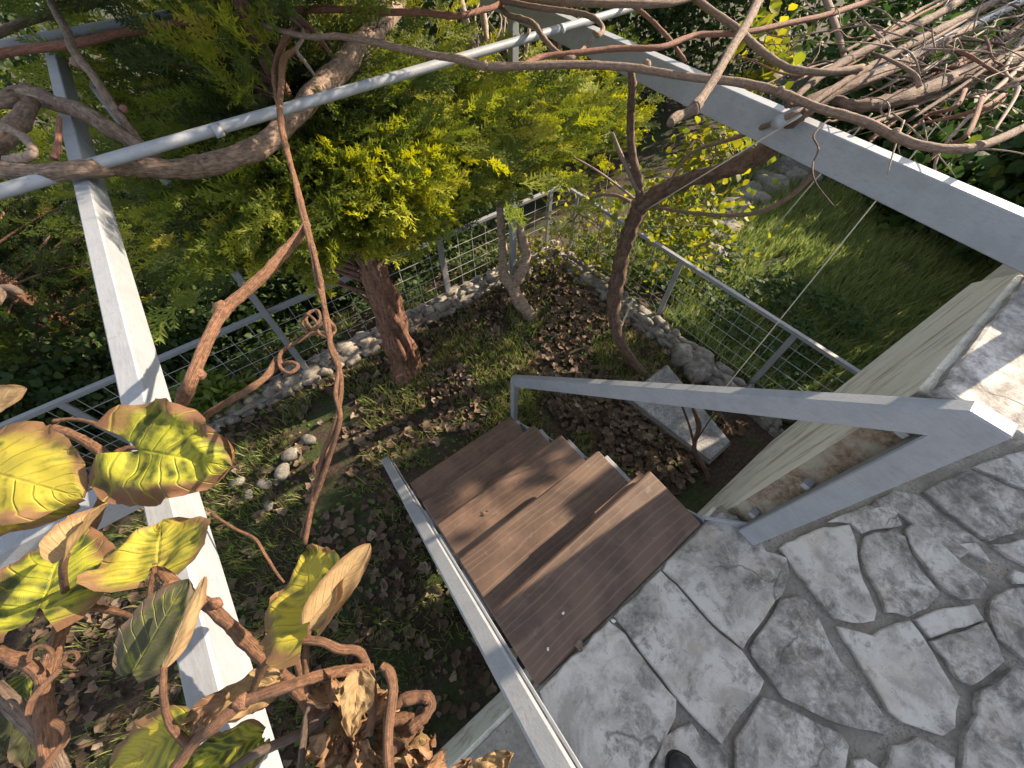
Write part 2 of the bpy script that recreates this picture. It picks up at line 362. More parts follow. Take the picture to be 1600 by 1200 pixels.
def mat_tread():
    m, t, b = newmat('brown_grained_board'); oi = N(t, 'ShaderNodeObjectInfo'); g = N(t, 'ShaderNodeNewGeometry')
    cmb = N(t, 'ShaderNodeCombineXYZ'); mu = mth(t, 'MULTIPLY', oi.outputs['Random'], 9.0)
    for k in range(3): t.links.new(mu, cmb.inputs[k])
    ad = N(t, 'ShaderNodeVectorMath', operation='ADD'); t.links.new(g.outputs['Position'], ad.inputs[0]); t.links.new(cmb.outputs[0], ad.inputs[1])
    mp = N(t, 'ShaderNodeMapping'); mp.inputs['Scale'].default_value = (1.1, 9, 9); t.links.new(ad.outputs[0], mp.inputs[0])
    wv = N(t, 'ShaderNodeTexWave', Scale=1.1, Distortion=14, Detail=3); wv.bands_direction = 'Y'; wv.inputs['Detail Scale'].default_value = .8; t.links.new(mp.outputs[0], wv.inputs[0])
    p = geo_pos(t); n = tnoise(t, p, 5, 5, .65); n2 = tnoise(t, p, 120, 4, .7); n3 = tnoise(t, p, 16, 6, .7)
    base = ramp(t, n, [(.40, (.092, .056, .041)), (.60, (.16, .100, .073))])
    base = mixc(t, 1.0, base, ramp(t, oi.outputs['Random'], [(0, (.72, .72, .74)), (1, (1.2, 1.15, 1.1))]), 'MULTIPLY')
    c = mixc(t, mth(t, 'MULTIPLY', ramp(t, wv.outputs[1], [(.87, (0, 0, 0)), (.99, (1, 1, 1))]), .26), base, (.25, .18, .125))
    c = mixc(t, ramp(t, n3, [(.60, (0, 0, 0)), (.70, (.4, .4, .4))]), c, (.20, .18, .16))
    t.links.new(c, b.inputs['Base Color']); b.inputs['Roughness'].default_value = .62
    bump(t, b, mth(t, 'ADD', wv.outputs[1], mth(t, 'MULTIPLY', n2, .8)), .14, .003); return m
M['tread'] = mat_tread()
def mat_bigleaf(name, green, yellow, brown, edge=.62, greenamt=.5, trans=.4, dead=False):
    """large single leaves: veins from the leaf's own u,v"""
    m, t, b = newmat(name); tc = N(t, 'ShaderNodeTexCoord'); sx = N(t, 'ShaderNodeSeparateXYZ'); t.links.new(tc.outputs['UV'], sx.inputs[0])
    u, v = sx.outputs[0], sx.outputs[1]            # u along 0..1, v across -1..1 stored as 0..1
    av = mth(t, 'ABSOLUTE', mth(t, 'SUBTRACT', mth(t, 'MULTIPLY', v, 2), 1))
    ph = mth(t, 'ADD', mth(t, 'SUBTRACT', mth(t, 'MULTIPLY', u, 7), mth(t, 'MULTIPLY', av, 2.6)), mth(t, 'MULTIPLY', tnoise(t, geo_pos(t), 9, 2), .8))
    fr = mth(t, 'ABSOLUTE', mth(t, 'SUBTRACT', mth(t, 'FRACT', ph), .5))      # 0 on the side veins
    side = ramp(t, fr, [(.0, (1, 1, 1)), (.085, (0, 0, 0))]); mid = ramp(t, av, [(.0, (1, 1, 1)), (.045, (0, 0, 0))])
    vein = mth(t, 'MAXIMUM', side, mid)
    ph2 = mth(t, 'ADD', mth(t, 'MULTIPLY', u, 9), mth(t, 'MULTIPLY', av, 38)); fr2 = mth(t, 'ABSOLUTE', mth(t, 'SUBTRACT', mth(t, 'FRACT', ph2), .5))
    p = geo_pos(t); n = tnoise(t, p, 28, 5, .6); n2 = tnoise(t, p, 90, 5, .7); n3 = tnoise(t, p, 14, 4)
    near = mth(t, 'SUBTRACT', 1.0, mth(t, 'MULTIPLY', fr, 2))               # 1 near veins
    g = mth(t, 'ADD', mth(t, 'MULTIPLY', near, .16), mth(t, 'ADD', mth(t, 'MULTIPLY', n, .75), mth(t, 'MULTIPLY', n3, .4)))
    c = ramp(t, g, [(greenamt-.02, green), (greenamt+.16, yellow)])
    e = mth(t, 'ADD', mth(t, 'MULTIPLY', av, .6), mth(t, 'ADD', mth(t, 'MULTIPLY', n3, .75), mth(t, 'MULTIPLY', mth(t, 'POWER', u, 3), .25)))
    c = mixc(t, ramp(t, e, [(edge+.22, (0, 0, 0)), (edge+.36, (1, 1, 1))]), c, brown)
    blot = ramp(t, mth(t, 'ADD', mth(t, 'MULTIPLY', tnoise(t, p, 22, 6, .7, 1.0), .8), mth(t, 'MULTIPLY', fr, .15)), [(.48, (0, 0, 0)), (.66, (.8, .8, .8))])
    c = mixc(t, blot, c, brown)
    c = mixc(t, mth(t, 'MULTIPLY', vein, .5), c, yellow if not dead else [x*1.25 for x in yellow])
    t.links.new(c, b.inputs['Base Color']); b.inputs['Roughness'].default_value = .55; b.inputs['Specular IOR Level'].default_value = .3
    h = mth(t, 'ADD', mth(t, 'MULTIPLY', vein, -1.0), mth(t, 'ADD', mth(t, 'MULTIPLY', n2, .7), mth(t, 'MULTIPLY', fr2, .12)))
    bump(t, b, h, .55, .003)
    tr = N(t, 'ShaderNodeBsdfTranslucent'); t.links.new(c, tr.inputs[0])
    mx = N(t, 'ShaderNodeMixShader'); mx.inputs[0].default_value = trans
    t.links.new(b.outputs[0], mx.inputs[1]); t.links.new(tr.outputs[0], mx.inputs[2]); t.links.new(mx.outputs[0], t.nodes['Material Output'].inputs[0]); return m
M['leaf_yg'] = mat_bigleaf('yellowing_leaf', (.13, .16, .03), (.46, .40, .055), (.25, .145, .075), .60, .52)
M['leaf_mix'] = mat_bigleaf('green_brown_leaf', (.06, .08, .018), (.38, .38, .04), (.19, .10, .055), .56, .56, .35)
M['leaf_dark'] = mat_bigleaf('dark_withering_leaf', (.045, .05, .025), (.16, .17, .03), (.10, .075, .055), .60, .72, .2)
M['leaf_tan'] = mat_bigleaf('dry_tan_leaf', (.24, .155, .075), (.36, .25, .125), (.20, .12, .06), .62, .5, .25, True)
M['leaf_dead'] = mat_bigleaf('dead_brown_leaf', (.19, .10, .055), (.30, .18, .10), (.13, .07, .04), .6, .5, .15, True)
def mat_plain(name, col, rough=.6, nz=30, var=.25):
    m, t, b = newmat(name); n = tnoise(t, geo_pos(t), nz, 4, .6)
    t.links.new(ramp(t, n, [(.3, [c*(1-var) for c in col]), (.7, [min(1, c*(1+var*.4)) for c in col])]), b.inputs['Base Color']); b.inputs['Roughness'].default_value = rough
    bump(t, b, n, .15, .004); return m
M['cord'] = mat_plain('cord', (.62, .58, .48), .8, 200)
M['white_stick'] = mat_plain('white_stick', (.68, .66, .58), .6, 60)
M['shoe'] = mat_plain('black_leather', (.018, .018, .02), .45, 80); M['sole'] = mat_plain('black_rubber', (.012, .012, .012), .7, 80)
M['wire'] = mat_plain('galvanised_wire', (.42, .43, .44), .45, 80)
M['house'] = mat_plain('shade_block_plaster', (.62, .58, .5), .9, 6)  # cream plaster of the added shade block

# ------------------------------------------------------------------ ground
GZ = -1.15
def sst(a, b, x):
    k = min(1, max(0, (x-a)/(b-a))); return k*k*(3-2*k)
def gh(x, y):
    z = GZ+.035*mnoise.noise(Vector((x*1.3, y*1.3, 0)))+.012*mnoise.noise(Vector((x*6, y*6, 3)))
    z -= .75*sst(2.8, 4.6, y)*(1-sst(3, 7, x)); z -= .12*sst(2.6, 3.4, x)*(1-sst(2.6, 3.2, y))
    z -= 1.2*sst(5, 18, y)
    return z
def axis(lo, hi, dlo, dhi, fine, n):
    a = list(np.arange(dlo, dhi, fine)); 
    out = [dlo-(dlo-lo)*((i/n)**2.2) for i in range(n, 0, -1)]+a+[dhi+(hi-dhi)*((i/n)**2.2) for i in range(0, n+1)]
    return out
gx = axis(-90, 90, -3, 8, .06, 26); gy = axis(-90, 90, -.6, 6, .06, 26)
GV = [(x, y, gh(x, y)) for y in gy for x in gx]; nx = len(gx)
GF = [(j*nx+i, j*nx+i+1, (j+1)*nx+i+1, (j+1)*nx+i) for j in range(len(gy)-1) for i in range(nx-1)]
ground = tag(fast_mesh('ground', GV, GF, M['soil'], smooth=True), 'dark garden soil with patches of moss', None, None, 'structure')

# ------------------------------------------------------------------ terrace with flagstones
terr = tag(mk('terrace', *merge([box_vf(-7, 1.0, -7, -.142, -1.6, -.022), box_vf(1.0, 2.38, -7, -.33, -1.6, -.022), box_vf(2.38, 9, -7, -.62, -1.6, -.022)]), M['mortar']), 'crazy paved stone terrace', None, None, 'structure')
box('outer_wall', -7, .985, -.142, -.128, -1.6, -.05, M['plaster'], terr, 0)
Z9 = lambda l: [(1060+x/2.963, 800+y/2.963) for x, y in l]
STONES = [
 [(1036, 888), (1065, 858), (1106, 815), (1128, 800), (1150, 805), (1184, 834), (1197, 859), (1229, 871), (1235, 897), (1222, 928), (1187, 975), (1161, 1014), (1110, 968), (1060, 912)],
 [(962, 963), (1033, 893), (1058, 917), (1110, 975), (1158, 1018), (1195, 1066), (1187, 1085), (1127, 1163), (1070, 1104), (1018, 1040), (980, 988)],
 [(844, 1078), (952, 971), (975, 993), (1012, 1041), (1056, 1094), (1054, 1120), (1016, 1192), (1006, 1235), (930, 1260), (890, 1200), (860, 1130)],
 Z9([(-60, 1040), (0, 1000), (70, 985), (110, 1050), (190, 1090), (225, 1140), (225, 1280), (-100, 1320), (-120, 1180)]),
 Z9([(400, 860), (480, 890), (640, 980), (760, 1030), (800, 1090), (780, 1185), (720, 1330), (265, 1340), (275, 1060), (330, 970)]),
 Z9([(560, 390), (620, 420), (660, 500), (700, 600), (760, 690), (850, 800), (910, 880), (990, 1000), (975, 1030), (840, 1000), (700, 960), (560, 890), (490, 860), (430, 770), (345, 660), (342, 630), (420, 510), (480, 410)]),
 Z9([(750, 530), (905, 570), (1020, 510), (1085, 505), (1130, 560), (1180, 640), (1240, 740), (1310, 860), (1280, 990), (1230, 1040), (1150, 1010), (1050, 970), (990, 920), (900, 770), (820, 650)]),
 Z9([(475, 160), (640, 80), (800, 60), (830, 150), (840, 270), (890, 370), (925, 460), (910, 500), (850, 515), (740, 490), (690, 450), (600, 320), (540, 260), (500, 200)]),
 Z9([(850, 190), (870, 110), (1000, 80), (1050, 115), (1080, 180), (1120, 260), (1170, 320), (1220, 380), (1150, 440), (1070, 480), (970, 460), (940, 370), (890, 290)]),
 Z9([(1062, 80), (1100, 50), (1180, 110), (1250, 170), (1330, 250), (1440, 320), (1410, 400), (1310, 405), (1230, 340), (1150, 240), (1080, 140)]),
 Z9([(1110, 495), (1240, 450), (1380, 430), (1418, 498), (1250, 560), (1175, 577)]),
 Z9([(1185, 597), (1430, 513), (1470, 600), (1505, 690), (1440, 750), (1360, 800), (1310, 770), (1250, 690)]),
 Z9([(1460, 400), (1540, 360), (1700, 340), (1760, 720), (1640, 700), (1560, 640), (1480, 580), (1445, 480)]),
 Z9([(1560, 720), (1680, 770), (1800, 900), (1700, 1240), (1320, 1230), (1330, 1050), (1390, 940), (1400, 830), (1480, 790)]),
 Z9([(1000, 1090), (1120, 1050), (1220, 1100), (1275, 1140), (1290, 1300), (1100, 1360), (930, 1280)]),
 Z9([(820, 1150), (870, 1145), (930, 1190), (900, 1260), (800, 1260)]),
 Z9([(1300, 145), (1380, 143), (1445, 230), (1380, 200)]), Z9([(1540, 290), (1560, 265), (1640, 300), (1640, 330), (1560, 325)]),
 Z9([(1150, 10), (1230, 40), (1300, 100), (1200, 90)]),
 [(1447, 768), (1515, 735), (1560, 752), (1610, 776), (1640, 815), (1600, 828), (1548, 843), (1484, 800)],
 [(1524, 727), (1600, 705), (1680, 690), (1700, 760), (1640, 770), (1590, 757)],
 Z9([(1470, 150), (1600, 130), (1720, 200), (1700, 290), (1640, 250), (1540, 205)]),
 Z9([(700, 40), (880, -30), (1000, -40), (1040, 60), (860, 90), (810, 50)]),
 [(1345, 800), (1400, 765), (1440, 775), (1470, 805), (1540, 850), (1500, 870), (1450, 840), (1420, 810), (1390, 790)],
]
def flagstone(poly, seed, z1=0.0, parent=terr, mat=None, name='flagstone', dense=True):
    r = rng(seed); pts = []
    m = len(poly)
    for i in range(m):
        a, b = poly[i], poly[(i+1) % m]; L = (b-a).length; k = max(1, int(L/.035)) if dense else 1
        for j in range(k):
            q = a.lerp(b, j/k)
            nn = Vector((-(b-a).y, (b-a).x)); nn = nn/max(nn.length, 1e-6)
            q = q+nn*(.004*mnoise.noise(Vector((q.x*16, q.y*16, seed)))+.0035*r.uniform(-1, 1)-.003); pts.append(q)
    n = len(pts); area = sum(pts[i].x*pts[(i+1) % n].y-pts[(i+1) % n].x*pts[i].y for i in range(n))
    if area < 0: pts.reverse()
    if z1 == 0.0: pts = [q-Vector((-(pts[(i+1) % n]-pts[i-1]).y, (pts[(i+1) % n]-pts[i-1]).x)).normalized()*.005 for i, q in enumerate(pts)]
    c = sum(pts, Vector((0, 0)))/n; tilt = (r.uniform(-.008, .008), r.uniform(-.008, .008)); dz = r.uniform(-.004, .003)
    def zz(q): return z1+dz+tilt[0]*(q.x-c.x)+tilt[1]*(q.y-c.y)
    V = [(q.x, q.y, z1-.03) for q in pts]+[(q.x, q.y, zz(q)-.004) for q in pts]
    ins = []
    for i, q in enumerate(pts):
        e = (pts[(i+1) % n]-pts[i-1]); nn = Vector((-e.y, e.x)); nn = nn/max(nn.length, 1e-6); q2 = q+nn*(.003+.003*r.random()); ins.append(q2)
    V += [(q.x, q.y, zz(q)) for q in ins]
    F = [(i, (i+1) % n, n+(i+1) % n, n+i) for i in range(n)]+[(n+i, n+(i+1) % n, 2*n+(i+1) % n, 2*n+i) for i in range(n)]+[tuple(range(2*n, 3*n))]
    return mk(name, V, F, mat or M['flag'], parent)
polys = []
for i, st in enumerate(STONES):
    pl = [P(u, v, 0) for u, v in st]; pl = [Vector((min(p.x, 9), min(p.y, -.150))) for p in pl]; polys.append(pl); flagstone(pl, i+1)
# the paving runs on beyond the traced stones: irregular cells
rp = rng(77); seeds_ = []
for i in range(-9, 15):
    for j in range(1, 15):
        seeds_.append(Vector((i*.31+rp.uniform(-.11, .11)+(j % 2)*.15, -.02-j*.31+rp.uniform(-.11, .11))))
cent = [sum(p, Vector((0, 0)))/len(p) for p in polys]
def clip(poly, nrm, d):
    out = []
    for i in range(len(poly)):
        a, b = poly[i], poly[(i+1) % len(poly)]; da, db = a.dot(nrm)-d, b.dot(nrm)-d
        if da <= 0: out.append(a)
        if da*db < 0: out.append(a.lerp(b, da/(da-db)))
    return out
def inside(q, poly):
    c = False
    for i in range(len(poly)):
        a, b = poly[i], poly[i-1]
        if (a.y > q.y) != (b.y > q.y) and q.x < (b.x-a.x)*(q.y-a.y)/(b.y-a.y)+a.x: c = not c
    return c
for k, sd in enumerate(seeds_):
    cell = [Vector((sd.x-.6, sd.y-.6)), Vector((sd.x+.6, sd.y-.6)), Vector((sd.x+.6, sd.y+.6)), Vector((sd.x-.6, sd.y+.6))]
    for k2, s2 in enumerate(seeds_):
        if k2 != k and (s2-sd).length < 1.0:
            n_ = (s2-sd).normalized(); cell = clip(cell, n_, ((s2+sd)/2).dot(n_)-.018)
    cell = clip(cell, Vector((0, 1)), -.152)
    if len(cell) < 3 or sd.x > 4.1: continue
    if -.36 < sd.y and sd.x > .9: continue
    for shrink in (1.0, .72, .5):
        cl = [sd.lerp(p_, shrink) for p_ in cell]
        dense_pts = [a.lerp(b, f/6) for a, b in zip(cl, cl[1:]+cl[:1]) for f in range(6)]+[sd]+[sd.lerp(p_, .5) for p_ in cl]
        hit = any(inside(q, pl) for q in dense_pts for pl in polys) or any(inside(q, cl) for pl in polys for q in pl)
        inframe = False
        for q in dense_pts:
            x = q.x*_e1[0]+q.y*_e2[0]; y = q.x*_e1[1]+q.y*_e2[1]; z = -EYE; dd = y*_c-z*_s
            if dd > 0:
                uu = 800+FPX*x/dd; vv = 600-FPX*(y*_s+z*_c)/dd
                if -20 < uu < 1640 and vv < 1240: inframe = True
        if not hit and not inframe:
            flagstone(cl, 200+k, dense=False); break

# parapet wall beside the stair
par = empty('parapet_wall', (1.35, -.25, 0), 'streaked cream garden wall with stone coping beside the stair', 'wall')
mk('wall', *box_vf(1.02, 1.66, -.335, -.172, -1.5, .885, .006), M['plaster'], par)
Vw, Fw = box_vf(1.6605, 2.42, -.332, -.1723, -1.5, .885, 0); Vw = [(x, y, .45 if (z > 0 and x > 2) else z) for x, y, z in Vw]; mk('sloping_wall', Vw, Fw, M['plaster'], par)
V = []; F = []                           # rough brown render on the end that faces the stair
ny, nz = 16, 96
for j in range(nz+1):
    for i in range(ny+1):
        y = -.333+.159*i/ny; z = -.02+.90*j/nz
        V.append((1.017-.012*(.5+.5*mnoise.noise(Vector((y*45, z*45, 1))))-.004*mnoise.noise(Vector((y*14, z*9, 1))), y, z))
for j in range(nz):
    for i in range(ny): a = j*(ny+1)+i; F.append((a, a+ny+1, a+ny+2, a+1))
mk('rendered_end', V, F, M['render'], par, True)
for k, (x0, x1) in enumerate(((.998, 1.68),)):
    flagstone([Vector((x0, -.186)), Vector((x0, -.372)), Vector((x1, -.372)), Vector((x1, -.186))], 900+k, .93, par, M['coping'], 'coping')
# unseen blocks added to shade the terrace and the upper stair boards
hx = empty('shade_block', (4.8, -2.6, 0), 'unseen cream block added to shade the terrace and the stair', 'shade blocker')
box('wall', 4.5, 5.2, -5.5, -.815, -1.4, 2.40, M['house'], hx, .01)
box('shade_stub', 4.2, 4.499, -1.2, -.35, -1.4, 1.70, M['house'], hx, .01)
box('shade_cap', 4.46, 5.20, -5.55, -.815, 2.40, 2.47, M['mortar'], hx, .01)

# ------------------------------------------------------------------ staircase
stc = empty('staircase', (.43, .5, -1.15), 'grey steel stair with five brown boards and two handrails', 'stairs')
TR = [(-.138, .132, -.002), (.105, .395, -.215), (.36, .648, -.435), (.615, .885, -.665), (.87, 1.142, -.905)]
for k, (y0, y1, z) in enumerate(TR):
    xr = .862 if k == 0 else .856
    sk_ = .016 if k == 0 else 0
    V, F = box_vf(0, xr, y0, y1, z-.04, z, .008)
    if k == 0: V = [(x, y+sk_*(x/.86-.3)*(1 if y > 0 else 0), zz+.012*x/.86*(1 if y > 0 else 0)) for x, y, zz in V]
    mk('tread', V, F, M['tread'], stc)
box('kick_board', .56, .86, .118, .165, -.16, -.055, M['tread'], stc, .004)
for s in (-.022, .885):
    o = bar('stringer', (s, -.13, -.005 if s > 0 else -.03), (s, 1.16, -1.02), .012, .12, M['paint'], stc, .002)
    for k, (y0, y1, z) in enumerate(TR[1:]):
        a = box('angle_bracket', s-.02 if s > .1 else s-.006, s+.006 if s > .1 else s+.02, y0+.02, y1-.04, z-.075, z-.0405, M['paint'], o, .002)
# right handrail with its wall plate and foot post
hr = bar('handrail', (.970, -.243, .948), (.872, 1.142, -.410), .045, .075, M['paint'], stc, .005)
bar('foot_post', (.872, 1.122, -.43), (.872, 1.122, -1.0), .04, .04, M['paint'], hr, .004, Vector((0, 1, 0)), False)
bar('wall_post', (.9705, -.277, .945), (.9705, -.277, .0), .072, .045, M['paint'], hr, .004, Vector((1, 0, 0)), False)
for z in (.1, .42, .78): box('fixing_lug', .975, 1.010, -.236, -.212, z, z+.02, M['paint'], hr, .002)
bar('foot_rail', (.985, -.25, .05), (.89, -.13, .0), .012, .10, M['paint'], hr, .002)
# left handrail
hl = bar('handrail', (-.035, -.33, .96), (-.042, 1.10, -.36), .042, .05, M['paint'], stc, .005)
bar('side_flat', (-.009, -.33, .935), (-.014, 1.06, -.345), .006, .05, M['paint'], hl, .001)
bar('top_post', (-.035, -.30, .93), (-.035, -.30, 0), .042, .042, M['paint'], hl, .004, Vector((0, 1, 0)), False)
bar('foot_post', (-.04, 1.07, -.40), (-.04, 1.07, -1.05), .03, .03, M['paint'], hl, .003, Vector((0, 1, 0)), False)

# ------------------------------------------------------------------ pergola
pg = empty('pergola', (.8, 1.5, -1.15), 'pale grey steel pergola of beams and round crossbars carrying the vines', 'pergola')
PZ = 1.05
bar('beam', (-.302, -.32, PZ), (-.306, 4.6, PZ), .036, .078, M['paint'], pg, .003)
a, b = P(969, 61, PZ), P(1600, 332, PZ); d = (a-b).normalized()
ra0, ra1 = b-d*.26, a+d*1.3
bar('beam', ra0, ra1, .05, .105, M['paint'], pg, .003)
def pipe(p, q, r, name='crossbar'):
    return tube(name, [p, Vector(p).lerp(Vector(q), .5), q], r, M['paint'], pg, 12, 2)
a, b = P(0, 300, PZ+.02), P(920, 32, PZ+.02); d = (b-a).normalized()
xb = pipe(a-d*1.2, b+d*1.6, .0165)
for uu, vv in ((340, 204), (877, 45)):
    q = P(uu, vv, PZ+.02); tube('pipe_joint', [q-d*.012, q, q+d*.012], .0180, M['paint'], xb, 12, 1)
a, b = P(0, 72, PZ+.02), P(270, 22, PZ+.02); d = (b-a).normalized(); pipe(a-d*1.2, b+d*2.5, .019)
a, b = P(1222, 188, PZ+.02), P(1600, 0, PZ+.02); d = (b-a).normalized(); pipe(a-d*.03, b+d*.8, .019)
a, b = P(0, 850, 1.0), P(170, 766, 1.0); d = (b-a).normalized(); bar('beam', a-d*1.5, P(195, 752, 1.0), .036, .06, M['paint'], pg, .003)
bar('post', (-.22, 2.66, .97), (-.22, 2.66, -1.3), .045, .045, M['paint_dark'], pg, .003, Vector((0, 1, 0)), False)
q = ra1-(ra1-ra0).normalized()*.35; bar('post', (q.x, q.y, .945), (q.x, q.y, -1.4), .05, .05, M['paint'], pg, .003, Vector((0, 1, 0)), False)
bar('post', (1.62, -.30, .95+.6), (1.62, -.30, .93), .05, .05, M['paint'], pg, .003, Vector((0, 1, 0)), False)
bar('post', (-.302, -.28, .972), (-.302, -.28, 0), .045, .045, M['paint'], pg, .003, Vector((0, 1, 0)), False)

# ------------------------------------------------------------------ mesh fences on stone borders
def fence(name, A, B, label, posts, zb, zt, seed):
    A, B = Vector((*A, 0)), Vector((*B, 0)); L = (B-A).length; d = (B-A)/L; nrm = Vector((-d.y, d.x, 0))
    f = empty(name, (*(A+B).xy/2, zb), label, 'fence', 'wire mesh fences round the bed')
    bar('top_rail', A+Vector((0, 0, zt)), B+Vector((0, 0, zt)), .035, .03, M['paint_dark'], f, .003)
    for p in posts: q = A+d*p; bar('post', (q.x, q.y, zt-.03), (q.x, q.y, zb-.15), .045, .02, M['paint_dark'], f, .003, nrm, False)
    me = None; h = (zt-.035)-(zb+.06); n = int(L/.15)
    V, F, _ = tube_vf([(0, 0, 0), (0, 0, h/2), (0, 0, h)], .0021, 5, 1); me = bpy.data.meshes.new('wire'); me.from_pydata(V, [], F); me.materials.append(M['wire'])
    for i in range(1, n):
        q = A+d*(L*i/n); o = bpy.data.objects.new('wire', me); link(o); o.location = (q.x+nrm.x*.004, q.y+nrm.y*.004, zb+.06); attach(o, f)
    V, F, _ = tube_vf([Vector(), d*L/2, d*L], .0021, 5, 1); me2 = bpy.data.meshes.new('wire'); me2.from_pydata(V, [], F); me2.materials.append(M['wire'])
    for k in range(int(h/.115)+1):
        o = bpy.data.objects.new('wire', me2); link(o); o.location = (A.x, A.y, zb+.07+k*.115); attach(o, f)
    return f
fence('mesh_fence', (-3.4, 2.72), (2.66, 2.72), 'grey wire mesh fence on stones behind the big conifer trunk', [.4, 1.9, 4.66, 5.95], -1.12, -.43, 1)
fence('mesh_fence', (2.74, 2.64), (2.74, -.60), 'grey wire mesh fence between the bed and the lawn', [.1, 1.38, 2.40], -1.12, -.45, 2)
def border(name, A, B, label, seed, zb=-1.17):
    A, B = Vector((*A, 0)), Vector((*B, 0)); L = (B-A).length; d = (B-A)/L; nrm = Vector((-d.y, d.x, 0)); r = rng(seed)
    f = empty(name, (*(A+B).xy/2, zb), label, 'border', 'low stone borders of the bed')
    V, F = box_vf(0, L, -.085, .085, -.15, .085, .02)
    mk('mortar_core', [A+d*v[0]+nrm*v[1]+Vector((0, 0, zb+v[2])) for v in V], F, M['mortar'], f)
    for row, (off, zz, rad) in enumerate(((-.09, .03, .05), (-.035, .082, .06), (.055, .075, .06))):
        x = r.uniform(0, .05)
        while x < L:
            w_ = r.uniform(.07, .22); q = A+d*(x+w_/2)+nrm*(off+r.uniform(-.015, .015))
            V, F = rock_vf(q.x, q.y, zb+zz+r.uniform(-.012, .012), w_*.54, rad*r.uniform(.6, 1.05), rad*r.uniform(.6, .9), r.random()*50, math.atan2(d.y, d.x)+r.uniform(-.3, .3), 10, 6, .55)
            mk('stone', V, F, M['stone'] if seed == 5 else M['rock'], f, True); x += w_
border('stone_border', (-2.6, 2.66), (2.55, 2.66), 'low border of pale round stones under the fence behind the conifer', 5)
border('stone_border', (2.60, 2.55), (2.60, -.10), 'low border of grey stones beside the lawn fence', 6)

# granite slab on a concrete block
gs = empty('granite_block', (2.03, .4, -1.15), 'grey granite slab on a concrete block beside the lawn border', 'slab')
cs = [P(1043, 570, -1.06), P(1141, 690, -1.06), P(1110, 719, -1.06), P(979, 619, -1.06)]
def prism(name, pts, z0, z1, mat, parent, grow=0):
    c = sum(pts, Vector())/4; q = [c+(p-c)*(1+grow) for p in pts]
    V = [(p.x, p.y, z0) for p in q]+[(p.x, p.y, z1-.004) for p in q]+[(*(c+(p-c)*(1+grow-.012)).xy, z1) for p in pts]
    F = [(i, (i+1) % 4, 4+(i+1) % 4, 4+i) for i in range(4)]+[(4+i, 4+(i+1) % 4, 8+(i+1) % 4, 8+i) for i in range(4)]+[(8, 9, 10, 11), (3, 2, 1, 0)]
    nrm_ = (q[1]-q[0]).cross(q[2]-q[1]).z
    if nrm_ < 0: F = [tuple(reversed(f)) for f in F]
    return mk(name, V, F, mat, parent)
prism('block', cs, -1.3, -1.085, M['mortar'], gs, .04); prism('slab', cs, -1.083, -1.058, M['granite'], gs)

# white stake
a, b = P(966, 520, -1.1), P(989, 468, -.98)
tag(tube('stake', [P(966, 520, -1.16), (a+b)/2, PT(989, 468, 1.35)], .009, M['white_stick'], None, 8, 2), 'thin white stick stuck in the soil by the grapevine trunk', 'stake')

# ------------------------------------------------------------------ templates for foliage
def leaf_tpl(wd=.5, tip=1.0, fold=.12, droop=.1):
    """pointed oval leaf, base at origin, +y to the tip, 8 tris"""
    V = [(0, 0, 0), (-wd*.8, .28, fold), (0, .3, 0), (wd*.8, .28, fold), (-wd*.85, .6, fold-.02), (0, .62, -.02), (wd*.85, .6, fold-.02), (0, 1, -droop)]
    F = [(0, 2, 1), (0, 3, 2), (1, 2, 5), (1, 5, 4), (2, 3, 6), (2, 6, 5), (4, 5, 7), (5, 6, 7)]
    return V, F
LEAF_OVAL = leaf_tpl(.42); LEAF_LONG = leaf_tpl(.24, 1, .06, .18); LEAF_ROUND = leaf_tpl(.55, 1, .1, .08)
def spray_tpl(seed):
    r = rng(seed); V = []; F = []
    def needle(a, b, wd):
        d = Vector(b)-Vector(a); x = d.cross(Vector((0, 0, 1)))
        x = x.normalized()*wd if x.length > 1e-6 else Vector((wd, 0, 0))
        k = len(V); V.extend([tuple(Vector(a)-x), tuple(Vector(a)+x), tuple(b)]); F.append((k, k+1, k+2))
    n = 7
    needle((0, 0, 0), (0, 1, -.03), .022)
    for i in range(n):
        y = .08+.86*i/n
        for s in (-1, 1):
            L = (.40*(1-.6*i/n)+.08)*r.uniform(.75, 1.15); ang = R(r.uniform(26, 42)); zz = r.uniform(-.08, .10)
            b = Vector((s*math.sin(ang)*L, y+math.cos(ang)*L, zz)); a = Vector((0, y, 0)); needle(a, b, .020)
            for q in range(3):
                t_ = .25+.24*q; pa = a.lerp(b, t_); l2 = L*.38*(1-.4*t_)
                for s2 in (-1, 1):
                    an = math.atan2(b.x-a.x, b.y-a.y)+s2*R(42); needle(pa, pa+Vector((math.sin(an)*l2, math.cos(an)*l2, r.uniform(-.06, .09))), .026)
    return V, F
SPRAYS = [spray_tpl(1), spray_tpl(2)]

